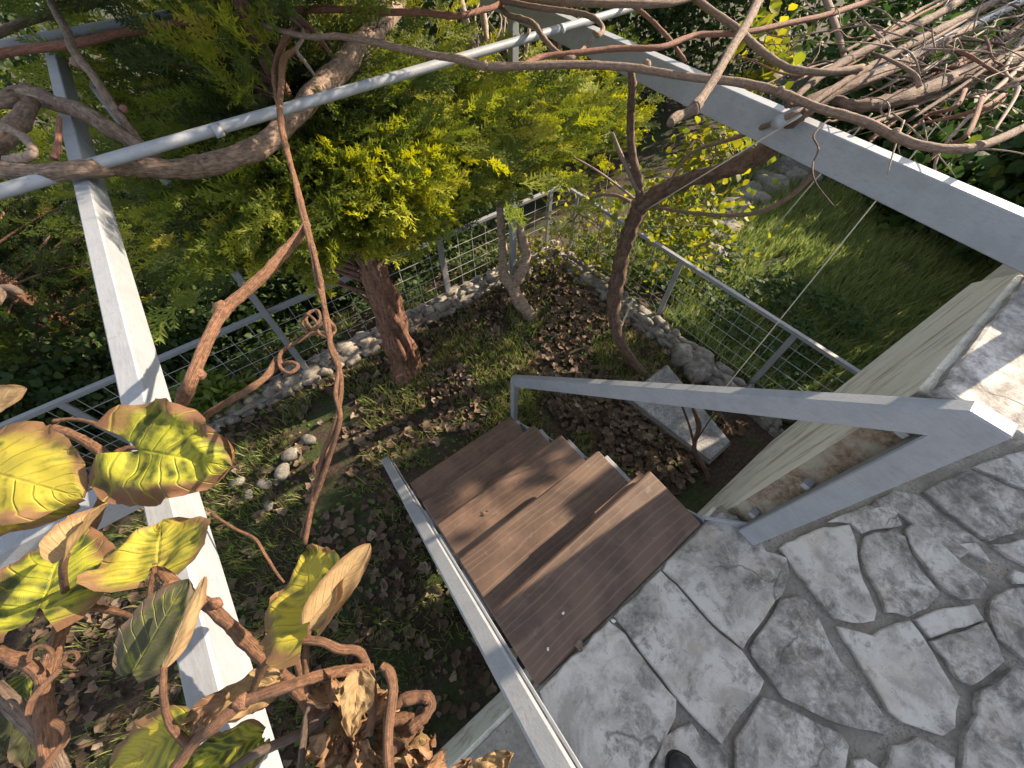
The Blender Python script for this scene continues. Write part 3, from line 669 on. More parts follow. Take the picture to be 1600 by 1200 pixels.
def spray_mass(name, pts, dirs, scale, tint, parent, seed, mat=None):
    rs = np.random.RandomState(seed); pts = np.array(pts); dirs = np.array(dirs); h = len(pts)//2
    up = np.tile([[0., 0, 1]], (len(pts), 1))+rs.normal(0, .35, (len(pts), 3))
    fr = frames_from(dirs, up, rs, .7)
    # both templates joined in one part
    out = []
    for k, sl_ in enumerate((slice(0, h), slice(h, None))):
        tv = np.asarray(SPRAYS[k][0], np.float32); tf = np.asarray(SPRAYS[k][1], np.int32); n = len(pts[sl_])
        V = np.einsum('nij,kj->nki', fr[sl_], tv)*np.asarray(scale)[sl_][:, None, None]+pts[sl_][:, None, :]
        out.append((V.reshape(-1, 3), (tf[None]+(np.arange(n)*len(tv))[:, None, None]).reshape(-1, 3), np.repeat(np.asarray(tint)[sl_], len(tv))))
    V = np.concatenate([o[0] for o in out]); F = np.concatenate([out[0][1], out[1][1]+len(out[0][0])]); T = np.concatenate([o[2] for o in out])
    return fast_mesh(name, V, F, mat or M['conifer'], T, None, parent)

def conifer(loc, trunk_pts, trunk_r, limbs, label, seed, density=34, size=.16, bark='bark_conifer', shade_tone=0.0):
    root = empty('conifer_tree', loc, label, 'tree', 'conifers of the garden'); r = rng(seed)
    tube('trunk', trunk_pts, trunk_r, M[bark], root, 44, 14, .2, seed, .36, 1.2)
    P_, D_, S_, T_ = [], [], [], []; parts = []
    for (a, b, bush) in limbs:
        a, b = Vector(a), Vector(b); L = (b-a).length
        mid = a.lerp(b, .5)+Vector((r.uniform(-.06, .06), r.uniform(-.06, .06), r.uniform(-.02, .07)))
        v, f, _ = tube_vf([a, mid, b], [.005+.007*L, .004+.004*L, .002], 6, 4, .15, r.random()*9); parts.append((v, f))
        d0 = (b-a).normalized(); side = d0.cross(Vector((0, 0, 1)))
        side = side.normalized() if side.length > .01 else Vector((1, 0, 0))
        for k in range(int(density*L*bush)+6):
            t_ = r.random()**.65; q = a.lerp(mid, t_*2) if t_ < .5 else mid.lerp(b, t_*2-1)
            spread = .10+.17*math.sin(math.pi*min(1, t_*.8+.12))
            off = side*r.gauss(0, spread)+Vector((0, 0, r.gauss(.0, spread*.55)))
            d = (d0*r.uniform(.7, 1.3)+side*(off.dot(side)*3.2+r.gauss(0, .28))+Vector((0, 0, r.gauss(.12, .28))))
            P_.append(q+off); D_.append(d); S_.append(size*r.uniform(.5, 1.5))
            tn = shade_tone+.18+.6*t_+r.gauss(0, .15); 
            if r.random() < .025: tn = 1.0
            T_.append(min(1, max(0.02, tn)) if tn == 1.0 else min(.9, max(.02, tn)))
    if seed == 11:                       # lower boughs were pruned off; the rest stay below the pergola
        keep = [q.z > .27+.15*max(0, min(1, (.4-q.x)/.4))-.7*(q.y-2.0)+r.gauss(0, .08) and not (q.z > 1.3 and r.random() > .42) for q in P_]
        S_ = [c*1.2 if q.z > 1.3 else c for c, q in zip(S_, P_)]
        P_, D_, S_, T_ = [[a for a, k in zip(L_, keep) if k] for L_ in (P_, D_, S_, T_)]
        P_ = [Vector((q.x, q.y, .80-.25*r.random())) if (q.y < 2.05 and q.x < 2 and .80 < q.z < 1.35) else q for q in P_]
    v, f = merge(parts); mk('limbs', v, f, M['bark_conifer'], root, True)
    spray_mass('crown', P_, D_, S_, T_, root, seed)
    return root

# big conifer at the left border
r = rng(11); base = Vector((.44, 2.12, -1.2))
tp = [base, P(630, 560, -1.0), Vector((.505, 2.16, -.45)), Vector((.51, 2.2, .1)), Vector((.45, 2.33, .7)), Vector((.42, 2.45, 1.6)), Vector((.42, 2.5, 2.6))]
limbs = []
targets = [(950, 178, .42), (925, 150, .5), (880, 140, .6), (962, 205, .30), (900, 235, .25), (850, 255, .3), (845, 200, .35), (800, 175, .5), (760, 160, .6), (740, 250, .25), (700, 220, .45), (660, 180, .6), (620, 230, .45),
           (560, 260, .40), (545, 290, .3), (480, 300, .2), (420, 330, .1), (350, 360, .0), (320, 300, .2), (260, 340, .05), (200, 330, .1), (180, 260, .3), (230, 210, .45), (300, 180, .55), (370, 250, .4), (330, 230, .35), (590, 330, .05), (640, 280, .2), (700, 265, .3),
           (520, 200, .6), (580, 160, .68), (450, 170, .7), (430, 110, .85), (250, 110, .8), (330, 60, .98), (200, 50, .95), (400, 50, 1.0), (620, 120, .75), (690, 110, .78), (560, 100, .9), (740, 90, .8), (300, 130, .7), (160, 150, .6), (820, 235, .3), (360, 120, 1.0), (390, 90, 1.05), (420, 60, 1.1), (350, 40, 1.15), (380, 150, .9), (500, 350, -.15), (400, 390, -.2), (290, 390, -.1)]
for (u, v, z) in targets:
    tpt = P(u, v, z); h0 = max(-.35, min(1.8, z-.12)); k = (h0+1.2)/3.8
    ax = Vector((.42, 2.2+.12*max(0, h0), h0))
    limbs.append((ax, tpt, .38 if u < 470 else 1.15))
for k in range(46):                      # boughs that hang in front of the trunk
    tpt = PT(r.uniform(420, 690), r.uniform(185, 335), r.uniform(1.5, 1.95))
    if tpt.z > .68: tpt.z = .68
    h0 = tpt.z+r.uniform(-.1, .15); limbs.append((Vector((.42+r.uniform(-.15, .15), 2.2, h0)), tpt, 1.3))
for k in range(34):                      # unseen boughs above the pergola, added to shade the left crown
    z = r.uniform(1.4, 2.1); an = R(r.uniform(-60, 5)); L = r.uniform(1.2, 1.75); ax = Vector((.42, 2.45, z)); limbs.append((ax, ax+Vector((math.cos(an)*L, math.sin(an)*L*.9, r.uniform(.0, .2))), .9))
for k in range(60):                      # upper crown out of view, thickened to keep sun off the foliage below
    z = r.uniform(1.4, 3.0); an = R(r.uniform(-75, 110)); L = r.uniform(.8, 1.6)*(1-.25*max(0, z-1.8)); ax = Vector((.42, 2.45, z)); limbs.append((ax, ax+Vector((math.cos(an)*L, math.sin(an)*L*.9, r.uniform(-.05, .2))), .8))
for k in range(40):
    z = r.uniform(.15, 2.3); an = r.uniform(.15, math.pi-.15) if z < .9 else r.uniform(0.1, math.pi-.1); L = r.uniform(.7, 1.35)*(1-.2*max(0, z-.8))
    ax = Vector((.42, 2.3+.1*max(0, z), z)); limbs.append((ax, ax+Vector((math.cos(an)*L, abs(math.sin(an))*L*.8+.15, r.uniform(-.05, .3))), .8))
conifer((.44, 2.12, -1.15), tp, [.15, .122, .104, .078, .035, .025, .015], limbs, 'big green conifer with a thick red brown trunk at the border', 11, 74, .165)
def easy_conifer(x, y, z0, H, rad, label, seed, n=46, size=.2, density=20, shade_tone=0.0):
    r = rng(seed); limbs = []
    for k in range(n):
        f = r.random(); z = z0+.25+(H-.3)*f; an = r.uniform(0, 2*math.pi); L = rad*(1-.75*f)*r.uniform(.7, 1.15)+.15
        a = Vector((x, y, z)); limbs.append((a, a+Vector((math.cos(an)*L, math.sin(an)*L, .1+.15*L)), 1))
    return conifer((x, y, z0), [(x, y, z0-.1), (x+.02, y, z0+H*.4), (x, y+.03, z0+H)], [.09, .06, .02], limbs, label, seed, density, size, 'bark_conifer', shade_tone)
easy_conifer(-1.9, 4.6, -1.9, 3.6, 1.3, 'conifer coloured dark for shade behind the left end of the mesh fence', 21, 60, .2, 26, -.3)  # foliage tint lowered to stand in for shade on this tree
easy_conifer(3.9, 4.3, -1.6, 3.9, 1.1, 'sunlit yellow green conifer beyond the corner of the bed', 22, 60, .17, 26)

# ------------------------------------------------------------------ broadleaf shrubs
def shrub(name, loc, radii, n, size, label, mat, seed, tpl=LEAF_OVAL, clumps=60, stems=5, group='shrubs round the garden', shell=.55, tint=(.45, .22), cat='shrub'):
    root = empty(name, loc, label, cat, group); rs = np.random.RandomState(seed); r = rng(seed)
    x, y, z = loc; rx, ry, rz = radii
    C = rs.normal(0, 1, (clumps, 3)); C /= np.linalg.norm(C, axis=1, keepdims=True); C *= (shell+(1-shell)*rs.random((clumps, 1)))*(1+.25*rs.normal(0, 1, (clumps, 1)).clip(-1, 1))
    C = C*np.array([rx, ry, rz])+np.array([x, y, z+rz]); C[:, 2] = np.maximum(C[:, 2], z+.05)
    ci = rs.randint(0, clumps, n); sp = (rx+ry+rz)/3*.20
    pos = C[ci]+rs.normal(0, sp, (n, 3)); out = pos-np.array([x, y, z+rz*.7]); out /= np.linalg.norm(out, axis=1, keepdims=True)+1e-6
    d = out*.7+rs.normal(0, .6, (n, 3)); up = np.tile([[0, 0, 1.]], (n, 1))+rs.normal(0, .45, (n, 3))
    pos[:, 2] = np.maximum(pos[:, 2], z+.02)
    ctint = rs.normal(0, .12, clumps)
    scatter('crown', *tpl, pos, frames_from(d, up, rs, .5), size*rs.uniform(.65, 1.25, n), np.clip(rs.normal(tint[0], tint[1], n)+ctint[ci], 0, 1), mat, root)
    parts = []
    for k in range(stems):
        c = C[r.randrange(clumps)]; v, f, _ = tube_vf([(x+r.uniform(-.06, .06), y+r.uniform(-.06, .06), z-.1), (x+(c[0]-x)*.4, y+(c[1]-y)*.4, z+(c[2]-z)*.55), tuple(c)], [.022, .014, .004], 6, 4, .15, k); parts.append((v, f))
    v, f = merge(parts); mk('stems', v, f, M['twig'], root, True)
    return root
# beyond the left fence
shrub('evergreen_shrub', (-1.75, 3.75, -1.7), (.75, .6, .5), 5200, .07, 'dark small leaved bush beyond the fence at the far left', M['hedge'], 31)
shrub('evergreen_shrub', (-.75, 3.65, -1.6), (.55, .5, .42), 3800, .065, 'dark bush beyond the fence behind the pale beam', M['hedge'], 32)
shrub('evergreen_shrub', (.35, 3.9, -1.6), (.7, .5, .5), 4200, .065, 'dark bush just beyond the fence behind the big trunk', M['hedge'], 33)
shrub('evergreen_shrub', (1.7, 3.9, -1.6), (.8, .6, .7), 4600, .07, 'dark ivy covered bush beyond the fence by the forked tree', M['hedge'], 34)
shrub('evergreen_shrub', (-2.6, 2.9, -1.3), (.55, .6, .4), 3000, .06, 'olive green bush at the left end of the stone border', M['hedge'], 35)
shrub('evergreen_shrub', (-2.9, 5.8, -2.0), (1.2, 1.0, 1.3), 6000, .09, 'large dark bush furthest to the left', M['hedge'], 36)
# small fresh shrub in the bed near the border
shrub('leafy_seedling', P(372, 640, -1.15), (.27, .22, .2), 620, .085, 'small fresh green shrub with narrow leaves by the stone border', M['fresh'], 37, LEAF_LONG, 16, 6, 'plants of the bed', .3, (.55, .25))
shrub('low_shrub', P(120, 655, -1.12), (.5, .28, .16), 1500, .05, 'low olive brown shrub in front of the fence at the far left', M['hedge'], 49, LEAF_OVAL, 40, 8, 'plants of the bed', .3, (.6, .25))
# dark mass behind the corner and right
shrub('dark_hedge', (5.6, 5.2, -1.6), (1.6, 1.4, 1.7), 9000, .09, 'tall black green hedge behind the yellow leaved climber', M['hedge'], 38, clumps=90, tint=(.3, .2))
shrub('dark_hedge', (8.2, 4.6, -1.5), (1.8, 1.5, 1.8), 9000, .1, 'tall dark hedge at the far end of the lawn', M['hedge'], 39, clumps=90, tint=(.35, .2))
shrub('dark_hedge', (2.6, 6.6, -2.2), (1.8, 1.3, 2.0), 8000, .09, 'dark evergreen hedge far behind the forked tree', M['hedge'], 40, clumps=90, tint=(.3, .2))
shrub('dark_hedge', (-4.2, 7.6, -2.3), (1.9, 1.4, 2.0), 8000, .09, 'tall dark hedge in the far upper left corner', M['hedge'], 46, clumps=90, tint=(.3, .2))
shrub('dark_hedge', (-.8, 7.4, -2.3), (1.9, 1.3, 2.0), 8000, .09, 'tall dark hedge behind the darkened conifer', M['hedge'], 47, clumps=90, tint=(.3, .2))
shrub('dark_hedge', (6.2, 9.5, -2.4), (3.0, 2.0, 2.8), 8000, .13, 'tallest dark hedge in the far background', M['hedge'], 48, clumps=90, tint=(.3, .2))
shrub('laurel_shrub', (7.2, .6, -1.3), (.85, .55, .36), 2000, .15, 'glossy broad leaved shrub on the right edge of the lawn', M['laurel'], 41, LEAF_OVAL, 50, 6)
shrub('laurel_shrub', (6.5, -.10, -1.3), (.5, .26, 2.0), 6500, .13, 'tall narrow glossy shrub at the end of the lawn behind the streaked wall', M['laurel'], 50, LEAF_OVAL, 80, 6)  # raised and thickened so that it shades the two lowest stair boards
shrub('laurel_shrub', (8.0, 1.7, -1.3), (1.1, .8, .7), 2600, .15, 'glossy shrub behind the lawn under the vine tangle', M['laurel'], 42, LEAF_OVAL, 60, 6)
shrub('laurel_shrub', (7.6, -.35, -1.3), (1.0, .7, .6), 2400, .16, 'tall glossy shrub close behind the streaked wall', M['laurel'], 43, LEAF_OVAL, 60, 6)
shrub('laurel_shrub', (11.5, 2.2, -1.3), (1.8, 1.8, .9), 5000, .17, 'big glossy shrub furthest behind the lawn', M['laurel'], 44, LEAF_OVAL, 80, 6)
shrub('laurel_shrub', (10.5, -1.0, -1.3), (1.6, 1.4, .8), 4000, .17, 'big dark shrub beyond the added shade block', M['laurel'], 45, LEAF_OVAL, 80, 6)
def climber(name, clusters, n, size, label, seed, mat, tpl, group=None):
    root = empty(name, clusters[0][0], label, 'climber', group); rs = np.random.RandomState(seed); r = rng(seed); pos = []; 
    for c, sp, k in clusters: pos.append(np.array(c)+rs.normal(0, 1, (k, 3))*np.array(sp))
    pos = np.concatenate(pos); pos[:, 2] = np.maximum(pos[:, 2], -1.12); n = len(pos); d = rs.normal(0, 1, (n, 3)); d[:, 2] -= .5
    scatter('leaves', *tpl, pos, frames_from(d, np.tile([[.3, -.2, 1.]], (n, 1))+rs.normal(0, .5, (n, 3)), rs, .6), size*rs.uniform(.6, 1.2, n), np.clip(rs.normal(.5, .25, n), 0, 1), mat, root)
    parts = []
    for k in range(len(clusters)*7):
        c, sp, _ = clusters[k % len(clusters)]; c = Vector(c); q = c+Vector((r.gauss(0, sp[0]*1.3), r.gauss(0, sp[1]*1.3), r.gauss(0, sp[2]*1.3))); c2 = Vector(clusters[(k+1) % len(clusters)][0]) if k % 3 == 0 else c+Vector((r.gauss(0, sp[0]), r.gauss(0, sp[1]), -sp[2]*1.6))
        v, f, _ = tube_vf([c2, (c2+q)/2+Vector((r.gauss(0, .06), r.gauss(0, .06), .05)), q], [.006, .004, .0015], 5, 5); parts.append((v, f))
    v, f = merge(parts); mk('stems', v, f, M['twig'], root, True); return root
climber('yellow_climber', [(P(1110, 240, .1), (.22, .15, .13), 260), (P(1060, 300, -.25), (.22, .2, .13), 260), (P(1130, 210, .3), (.15, .12, .1), 130), (P(1090, 350, -.6), (.3, .22, .13), 260), (P(1060, 390, -.8), (.25, .25, .12), 180), (P(960, 330, -.5), (.25, .2, .15), 130)], 0, .062, 'climber with bright yellow green leaves beside the grapevine', 51, M['yellow'], LEAF_ROUND)
climber('yellow_climber', [(P(1215, 85, .55), (.12, .12, .1), 60), (P(1200, 50, .7), (.15, .12, .1), 40), (P(1195, 115, .5), (.08, .08, .08), 26)], 0, .10, 'spray of yellow leaves hanging under the canes beyond the right beam', 52, M['yellow'], LEAF_ROUND)
climber('bramble', [(P(900, 330, -.5), (.22, .2, .2), 90), (P(880, 380, -.8), (.2, .2, .15), 110), (P(850, 400, -1.0), (.2, .15, .08), 80), (P(950, 400, -.9), (.25, .22, .12), 120)], 0, .055, 'thin brambly shrub in the corner of the bed behind the forked tree', 53, M['yellow'], LEAF_OVAL)

# ------------------------------------------------------------------ small trees and vines rooted in the bed
ft = empty('forked_tree', P(832, 500, -1.15), 'pale twisted forked tree leaning in the corner of the bed', 'tree')
b0 = P(833, 500, -1.17)
k1 = P(800, 450, -.95)
tube('trunk', [b0, P(815, 476, -1.07), k1, P(785, 425, -.85)], [.068, .062, .06, .055], M['bark_pale'], ft, 14, 6, .3, 1, .2)
tube('stem', [k1, P(812, 432, -.85), P(822, 400, -.72), P(812, 360, -.5), P(798, 320, -.3), P(790, 270, -.05), P(770, 180, .3), P(735, 60, .75), P(715, -20, .95)], [.052, .05, .048, .046, .045, .04, .034, .028, .022], M['bark_pale'], ft, 12, 5, .3, 2, .2)
tube('stem', [P(785, 425, -.85), P(786, 395, -.7), P(783, 350, -.45), P(778, 300, -.2), P(775, 220, .15), P(768, 150, .42), P(760, 70, .72), P(752, -10, .95)], [.042, .038, .034, .032, .03, .027, .023, .018], M['bark_pale'], ft, 10, 5, .3, 3, .2)
tube('stem', [P(798, 320, -.3), P(806, 290, -.1), P(808, 220, .2), P(815, 140, .5), P(825, 60, .78), P(835, -10, .95)], [.024, .02, .018, .016, .013, .01], M['bark_pale'], ft, 8, 5, .3, 4, .2)
r = rng(61)
for k in range(14):
    u = r.uniform(715, 830); v = r.uniform(60, 200); z = .95-.0032*v
    tube('twig', [P(u, v, z), P(u+r.uniform(-25, 35), v-50, z+.12), P(u+r.uniform(-50, 70), v-110, z+.22)], [.008, .006, .002], M['twig'], ft, 6, 4, .2, k)

gv = empty('grapevine', P(1005, 588, -1.15), 'dark stringy barked grapevine trunk forking up to the right beam', 'vine')
fork = P(1000, 322, .28)
tr_pts = [P(1012, 592, -1.17), P(990, 565, -1.02), P(968, 530, -.85), P(959, 490, -.68), P(964, 440, -.42), P(975, 390, -.12), P(988, 350, .12), fork]
tube('trunk', tr_pts, [.034, .036, .038, .047, .055, .052, .048, .05], M['bark_vine'], gv, 16, 7, .3, 3, .42, 9)
tube('side_strand', [P(1003, 590, -1.15), P(986, 555, -.98), P(970, 515, -.8), P(966, 480, -.66), P(976, 430, -.38)], [.012, .011, .011, .01, .008], M['bark_vine'], gv, 8, 5, .3, 5, .3, 6)
tube('arm', [fork, P(1035, 298, .40), P(1085, 278, .55), P(1140, 262, .68), P(1190, 240, .80), P(1225, 212, .93), P(1245, 180, 1.06), P(1290, 150, 1.09), P(1400, 105, 1.1), P(1520, 40, 1.1)], [.045, .04, .038, .038, .04, .034, .026, .022, .018, .014], M['bark_vine'], gv, 14, 6, .3, 6, .42, 9)
tube('arm', [fork, P(998, 285, .48), P(988, 240, .65), P(985, 190, .82), P(988, 140, 1.0), P(986, 108, 1.08)], [.026, .022, .02, .018, .016, .012], M['bark_vine'], gv, 10, 5, .3, 7, .3, 6)
tube('arm', [P(998, 300, .42), P(978, 260, .58), P(965, 230, .68), P(957, 208, .75)], [.016, .013, .011, .007], M['twig'], gv, 8, 5, .25, 8)
tube('arm', [P(985, 315, .3), P(960, 305, .3), P(930, 308, .25), P(905, 330, .1), P(890, 360, -.1)], [.011, .01, .009, .008, .005], M['cane_brown'], gv, 8, 5, .2, 9)
tube('arm', [P(1000, 318, .32), P(965, 290, .4), P(930, 265, .5), P(895, 245, .55)], [.008, .007, .006, .004], M['twig'], gv, 7, 5, .2, 9)
tube('arm', [P(1020, 322, .35), P(1060, 330, .45), P(1120, 336, .58), P(1180, 333, .68), P(1230, 310, .8), P(1275, 268, .93), P(1300, 235, 1.0)], [.009, .009, .009, .009, .009, .009, .008], M['cane_brown'], gv, 8, 5, .15, 10)
tube('arm', [P(1040, 294, .44), P(1080, 240, .65), P(1150, 215, .85), P(1225, 185, 1.08), P(1260, 168, 1.1)], [.008, .009, .009, .009, .006], M['cane_brown'], gv, 7, 5, .15, 11)
yv = empty('young_vine', P(1108, 752, -1.15), 'small dark crooked stem rising in front of the granite slab', 'vine')
tube('stem', [P(1110, 755, -1.17), P(1100, 730, -1.0), P(1085, 700, -.85), P(1092, 668, -.68), P(1084, 640, -.5), P(1076, 618, -.38), P(1085, 590, -.2)], [.017, .016, .015, .017, .013, .01, .006], M['bark_vine'], yv, 9, 5, .3, 3, .25, 6)
tube('stem', [P(1085, 700, -.85), P(1079, 672, -.7), P(1068, 640, -.5), P(1060, 622, -.4)], [.009, .008, .007, .004], M['bark_vine'], yv, 7, 5, .3, 4)
tube('stem', [P(1090, 685, -.78), P(1110, 655, -.65), P(1120, 640, -.55)], [.005, .004, .002], M['bark_vine'], yv, 6, 4, .3, 5)

# ------------------------------------------------------------------ kiwi vine over the pergola
kv = empty('kiwi_vine', (-.5, 1.4, 1.0), 'kiwi vine with thick branches, furry canes and yellowing leaves over the left beam', 'vine')
def cane(pts, rpx, mat, parent=kv, name='cane', sides=9, sub=6, rough=.13, seed=0, fibre=0, z=None, twist=0):
    if z is not None: pts = [(u, v, z) for u, v in pts]
    W = [P(*p) for p in pts]
    rr = rpx if hasattr(rpx, '__len__') else [rpx]*len(pts)
    rad = [q*depth_at(*p)/FPX for q, p in zip(rr, pts)]
    return tube(name, W, rad, M[mat], parent, sides, 9 if name == 'cane' else sub, rough, seed, fibre, twist, True, .18 if name == 'cane' else 0)
def node(u, v, z, rpx, mat, parent=kv):
    p = P(u, v, z); k = rpx*depth_at(u, v, z)/FPX; V, F = rock_vf(p.x, p.y, p.z, k, k, k, u*.37, 0, 8, 6, .35); return mk('node', V, F, M[mat], parent, True)
cane([(-90, 258, 1.10), (0, 264, 1.09), (60, 270, 1.08), (130, 264, 1.075), (200, 262, 1.02), (280, 264, .97), (320, 257, .95), (375, 243, .95), (420, 222, .94), (450, 190, .95), (500, 138, .97), (550, 88, 1.0), (590, 42, 1.03), (650, -60, 1.08)], [14, 13, 13, 13, 13, 14, 16, 15, 15, 14, 15, 17, 18, 18], 'bark_kiwi', name='branch', sides=16, rough=.28, seed=1, fibre=.12)
cane([(-60, 150, 1.10), (0, 160, 1.1), (27, 150, 1.1), (50, 149, 1.1), (84, 160, 1.09), (128, 175, 1.08), (162, 196, 1.06), (192, 214, 1.03), (220, 232, 1.0), (245, 250, .97)], [10, 10, 12, 14, 12, 12, 12, 12, 12, 9], 'bark_kiwi', name='branch', sides=12, rough=.3, seed=2)
cane([(-60, 260, 1.08), (0, 218, 1.1), (30, 190, 1.1), (50, 160, 1.1)], [15, 15, 13, 9], 'bark_kiwi', name='branch', sides=12, rough=.3, seed=3)
cane([(-20, 190, 1.15), (10, 200, 1.14), (38, 215, 1.12), (51, 234, 1.12), (42, 246, 1.11), (12, 252, 1.1)], [5, 6, 6, 6, 7, 8], 'twig', seed=4)
cane([(84, 248, 1.1), (90, 225, 1.12), (92, 200, 1.14), (93, 184, 1.15)], [5, 4, 3.5, 3], 'cane_red', seed=5)
cane([(-40, 92), (0, 84), (50, 76), (118, 68), (202, 49), (287, 36), (371, 24), (456, 16), (540, 15), (597, 19), (665, 20), (715, 25), (746, 18), (780, 7), (815, -15)], [6, 6, 6, 6, 5.5, 5.5, 5, 5, 4.5, 4.5, 4.5, 4.5, 4, 4, 3], 'cane_red', z=1.13, seed=6)
cane([(-40, 64), (0, 51), (50, 30), (128, 9), (200, -8)], 6, 'cane_brown', z=1.12, seed=7)
node(56, 28, 1.12, 7, 'cane_brown'); node(128, 8, 1.12, 8, 'cane_brown')
cane([(70, -20, 1.22), (88, 20, 1.2), (105, 51, 1.19), (116, 81, 1.18), (145, 118, 1.14), (172, 159, 1.1), (196, 192, 1.06), (222, 226, 1.0)], [5, 5.5, 6, 6, 6, 6, 6, 5], 'bark_kiwi', seed=8)
node(120, 98, 1.16, 7, 'bark_kiwi'); node(193, 170, 1.09, 5, 'cane_red')
# long cane sweeping to the right
cane([(388, 32), (472, 56), (530, 57), (580, 65), (665, 84), (719, 93), (760, 104), (820, 103), (901, 101), (986, 106), (1060, 118), (1161, 130), (1219, 145), (1279, 169), (1347, 189), (1397, 213), (1441, 228), (1489, 233), (1532, 228), (1600, 199), (1680, 150)], [3, 4, 4.5, 5, 5, 5.5, 6, 5.5, 5.5, 5.5, 5.5, 6, 6, 6, 6.5, 6.5, 6.5, 6.5, 6.5, 6, 6], 'cane_brown', z=1.16, seed=9)
for u, v in ((757, 104), (1010, 103), (1219, 144), (1398, 210), (1530, 229)): node(u, v-2, 1.165, 6.5, 'cane_brown')
# twin hanging canes
cane([(476, 47, 1.100), (452, 54, 1.120), (439, 78, 1.120), (429, 111, 1.120), (432, 145, 1.120), (438, 178, 1.120), (444, 215, 1.110), (456, 262, 1.110), (468, 320, 1.142), (485, 385, 1.212), (496, 440, 1.250), (512, 500, 1.250), (517, 545, 1.250), (533, 590, 1.250), (527, 650, 1.244), (503, 715, 1.208), (489, 780, 1.172), (476, 850, 1.150)], [5, 6, 5, 4, 4, 4, 4, 3.5, 3.5, 3.5, 3.5, 3.5, 4, 3.5, 3.5, 3.5, 4, 4], 'cane_furry', seed=10)
cane([(462, 78, 1.130), (444, 92, 1.130), (440, 128, 1.130), (437, 165, 1.130), (441, 205, 1.120), (450, 243, 1.110), (463, 287, 1.110), (473, 324, 1.146), (484, 368, 1.194), (499, 430, 1.250), (505, 465, 1.250), (513, 525, 1.250), (529, 572, 1.250), (525, 615, 1.250), (531, 655, 1.242), (512, 722, 1.204), (484, 800, 1.161), (474, 840, 1.150)], [3, 5, 4.5, 4.5, 4.5, 4, 4, 4, 4, 4, 4, 4, 4, 4, 4, 4, 4.5, 5], 'cane_furry', seed=11)
cane([(440, 20, 1.12), (470, 40, 1.12), (472, 60, 1.13), (463, 78, 1.13), (475, 95, 1.1), (492, 118, 1.05)], [2.5, 3, 3, 3, 3, 2], 'twig', seed=12)
cane([(440, 0, 1.16), (463, 25, 1.14), (490, 50, 1.12), (518, 85, 1.08)], [5, 5, 4, 3], 'cane_red', seed=13)
cane([(480, 350, 1.175), (462, 375, 1.175), (439, 400, 1.175), (415, 427, 1.175), (380, 458, 1.175), (350, 485, 1.175), (332, 515, 1.175), (312, 560, 1.175), (296, 600, 1.175), (280, 640, 1.125), (268, 690, 1.09)], [6, 7.5, 8, 8.5, 8.5, 9, 9, 9, 9.5, 10, 9], 'cane_furry', sides=12, seed=14)
node(348, 482, 1.175, 12, 'cane_furry'); node(311, 585, 1.175, 9, 'cane_furry')
cane([(436, 562, 1.165), (415, 589, 1.175), (388, 609, 1.175), (354, 629, 1.15), (317, 653, 1.13), (290, 680, 1.09)], [8, 5, 5, 5.5, 5.5, 5], 'cane_furry', seed=15)
cane([(430, 575, 1.165), (452, 566, 1.175), (466, 572, 1.175), (452, 583, 1.175), (437, 572, 1.175), (440, 550, 1.175), (462, 535, 1.175), (486, 522, 1.175), (514, 520, 1.185), (522, 510, 1.195), (508, 503, 1.205), (490, 515, 1.195), (478, 500, 1.175), (484, 488, 1.175), (497, 486, 1.175), (500, 500, 1.185), (490, 512, 1.195)], [3, 3, 3, 3, 3, 3, 3.2, 3.2, 3.2, 3, 3, 3, 2.8, 2.6, 2.4, 2.2, 2], 'cane_furry', name='tendril', seed=16)
cane([(480, 520, 1.195), (472, 505, 1.195), (480, 492, 1.205), (494, 503, 1.205), (498, 520, 1.195), (512, 527, 1.195), (524, 516, 1.185), (515, 500, 1.175)], 2.2, 'cane_furry', name='tendril', seed=17)
cane([(524, 690, 1.185), (500, 716, 1.195), (490, 730, 1.195), (495, 745, 1.185), (503, 738, 1.185)], 2.6, 'cane_furry', name='tendril', seed=18)
# foreground canes
FZ = 1.13
cane([(84, 658), (110, 655), (135, 658), (162, 667), (200, 682)], [3.5, 3, 3, 3, 2.5], 'cane_furry', z=1.14, seed=20)
cane([(85, 668), (121, 683), (145, 697), (163, 712), (169, 737), (173, 758), (160, 783), (140, 830), (122, 880), (112, 930), (95, 985), (78, 1036), (68, 1087), (72, 1137), (84, 1230)], [6, 6.5, 7, 8, 7, 6.5, 7, 8, 9, 9, 10, 11, 12, 13, 14], 'cane_furry', z=1.1, sides=12, seed=21)
cane([(222, 700), (200, 700), (180, 708), (166, 718)], [3.5, 4, 4.5, 5], 'cane_furry', z=1.12, seed=22)
cane([(0, 965), (34, 960), (84, 955), (142, 950), (189, 957), (228, 971)], [3.5, 4, 5, 5, 5, 4], 'cane_furry', z=1.13, seed=23)
cane([(-20, 900), (0, 925), (20, 945), (44, 955), (84, 956)], [5, 5, 5, 5, 4], 'cane_furry', z=1.135, seed=24)
cane([(243, 880, 1.16), (236, 915, 1.15), (231, 940, 1.14), (221, 964, 1.135)], [3.5, 3.5, 4, 4], 'cane_furry', seed=25)
cane([(235, 870), (250, 888), (270, 911), (294, 928), (324, 945), (354, 972), (381, 999), (405, 1023), (432, 1050), (452, 1067), (475, 1092), (500, 1130)], [7, 8, 9, 9, 9, 9, 9.5, 10, 10, 10, 9, 9], 'cane_furry', z=1.1, sides=12, seed=26)
node(268, 916, 1.1, 12, 'cane_furry'); node(338, 943, 1.105, 9, 'cane_furry')
cane([(256, 1040, 1.19), (255, 1080, 1.18), (260, 1115, 1.16), (272, 1140, 1.15), (292, 1162, 1.14)], [4.5, 5, 5.5, 6, 7], 'cane_furry', seed=27)
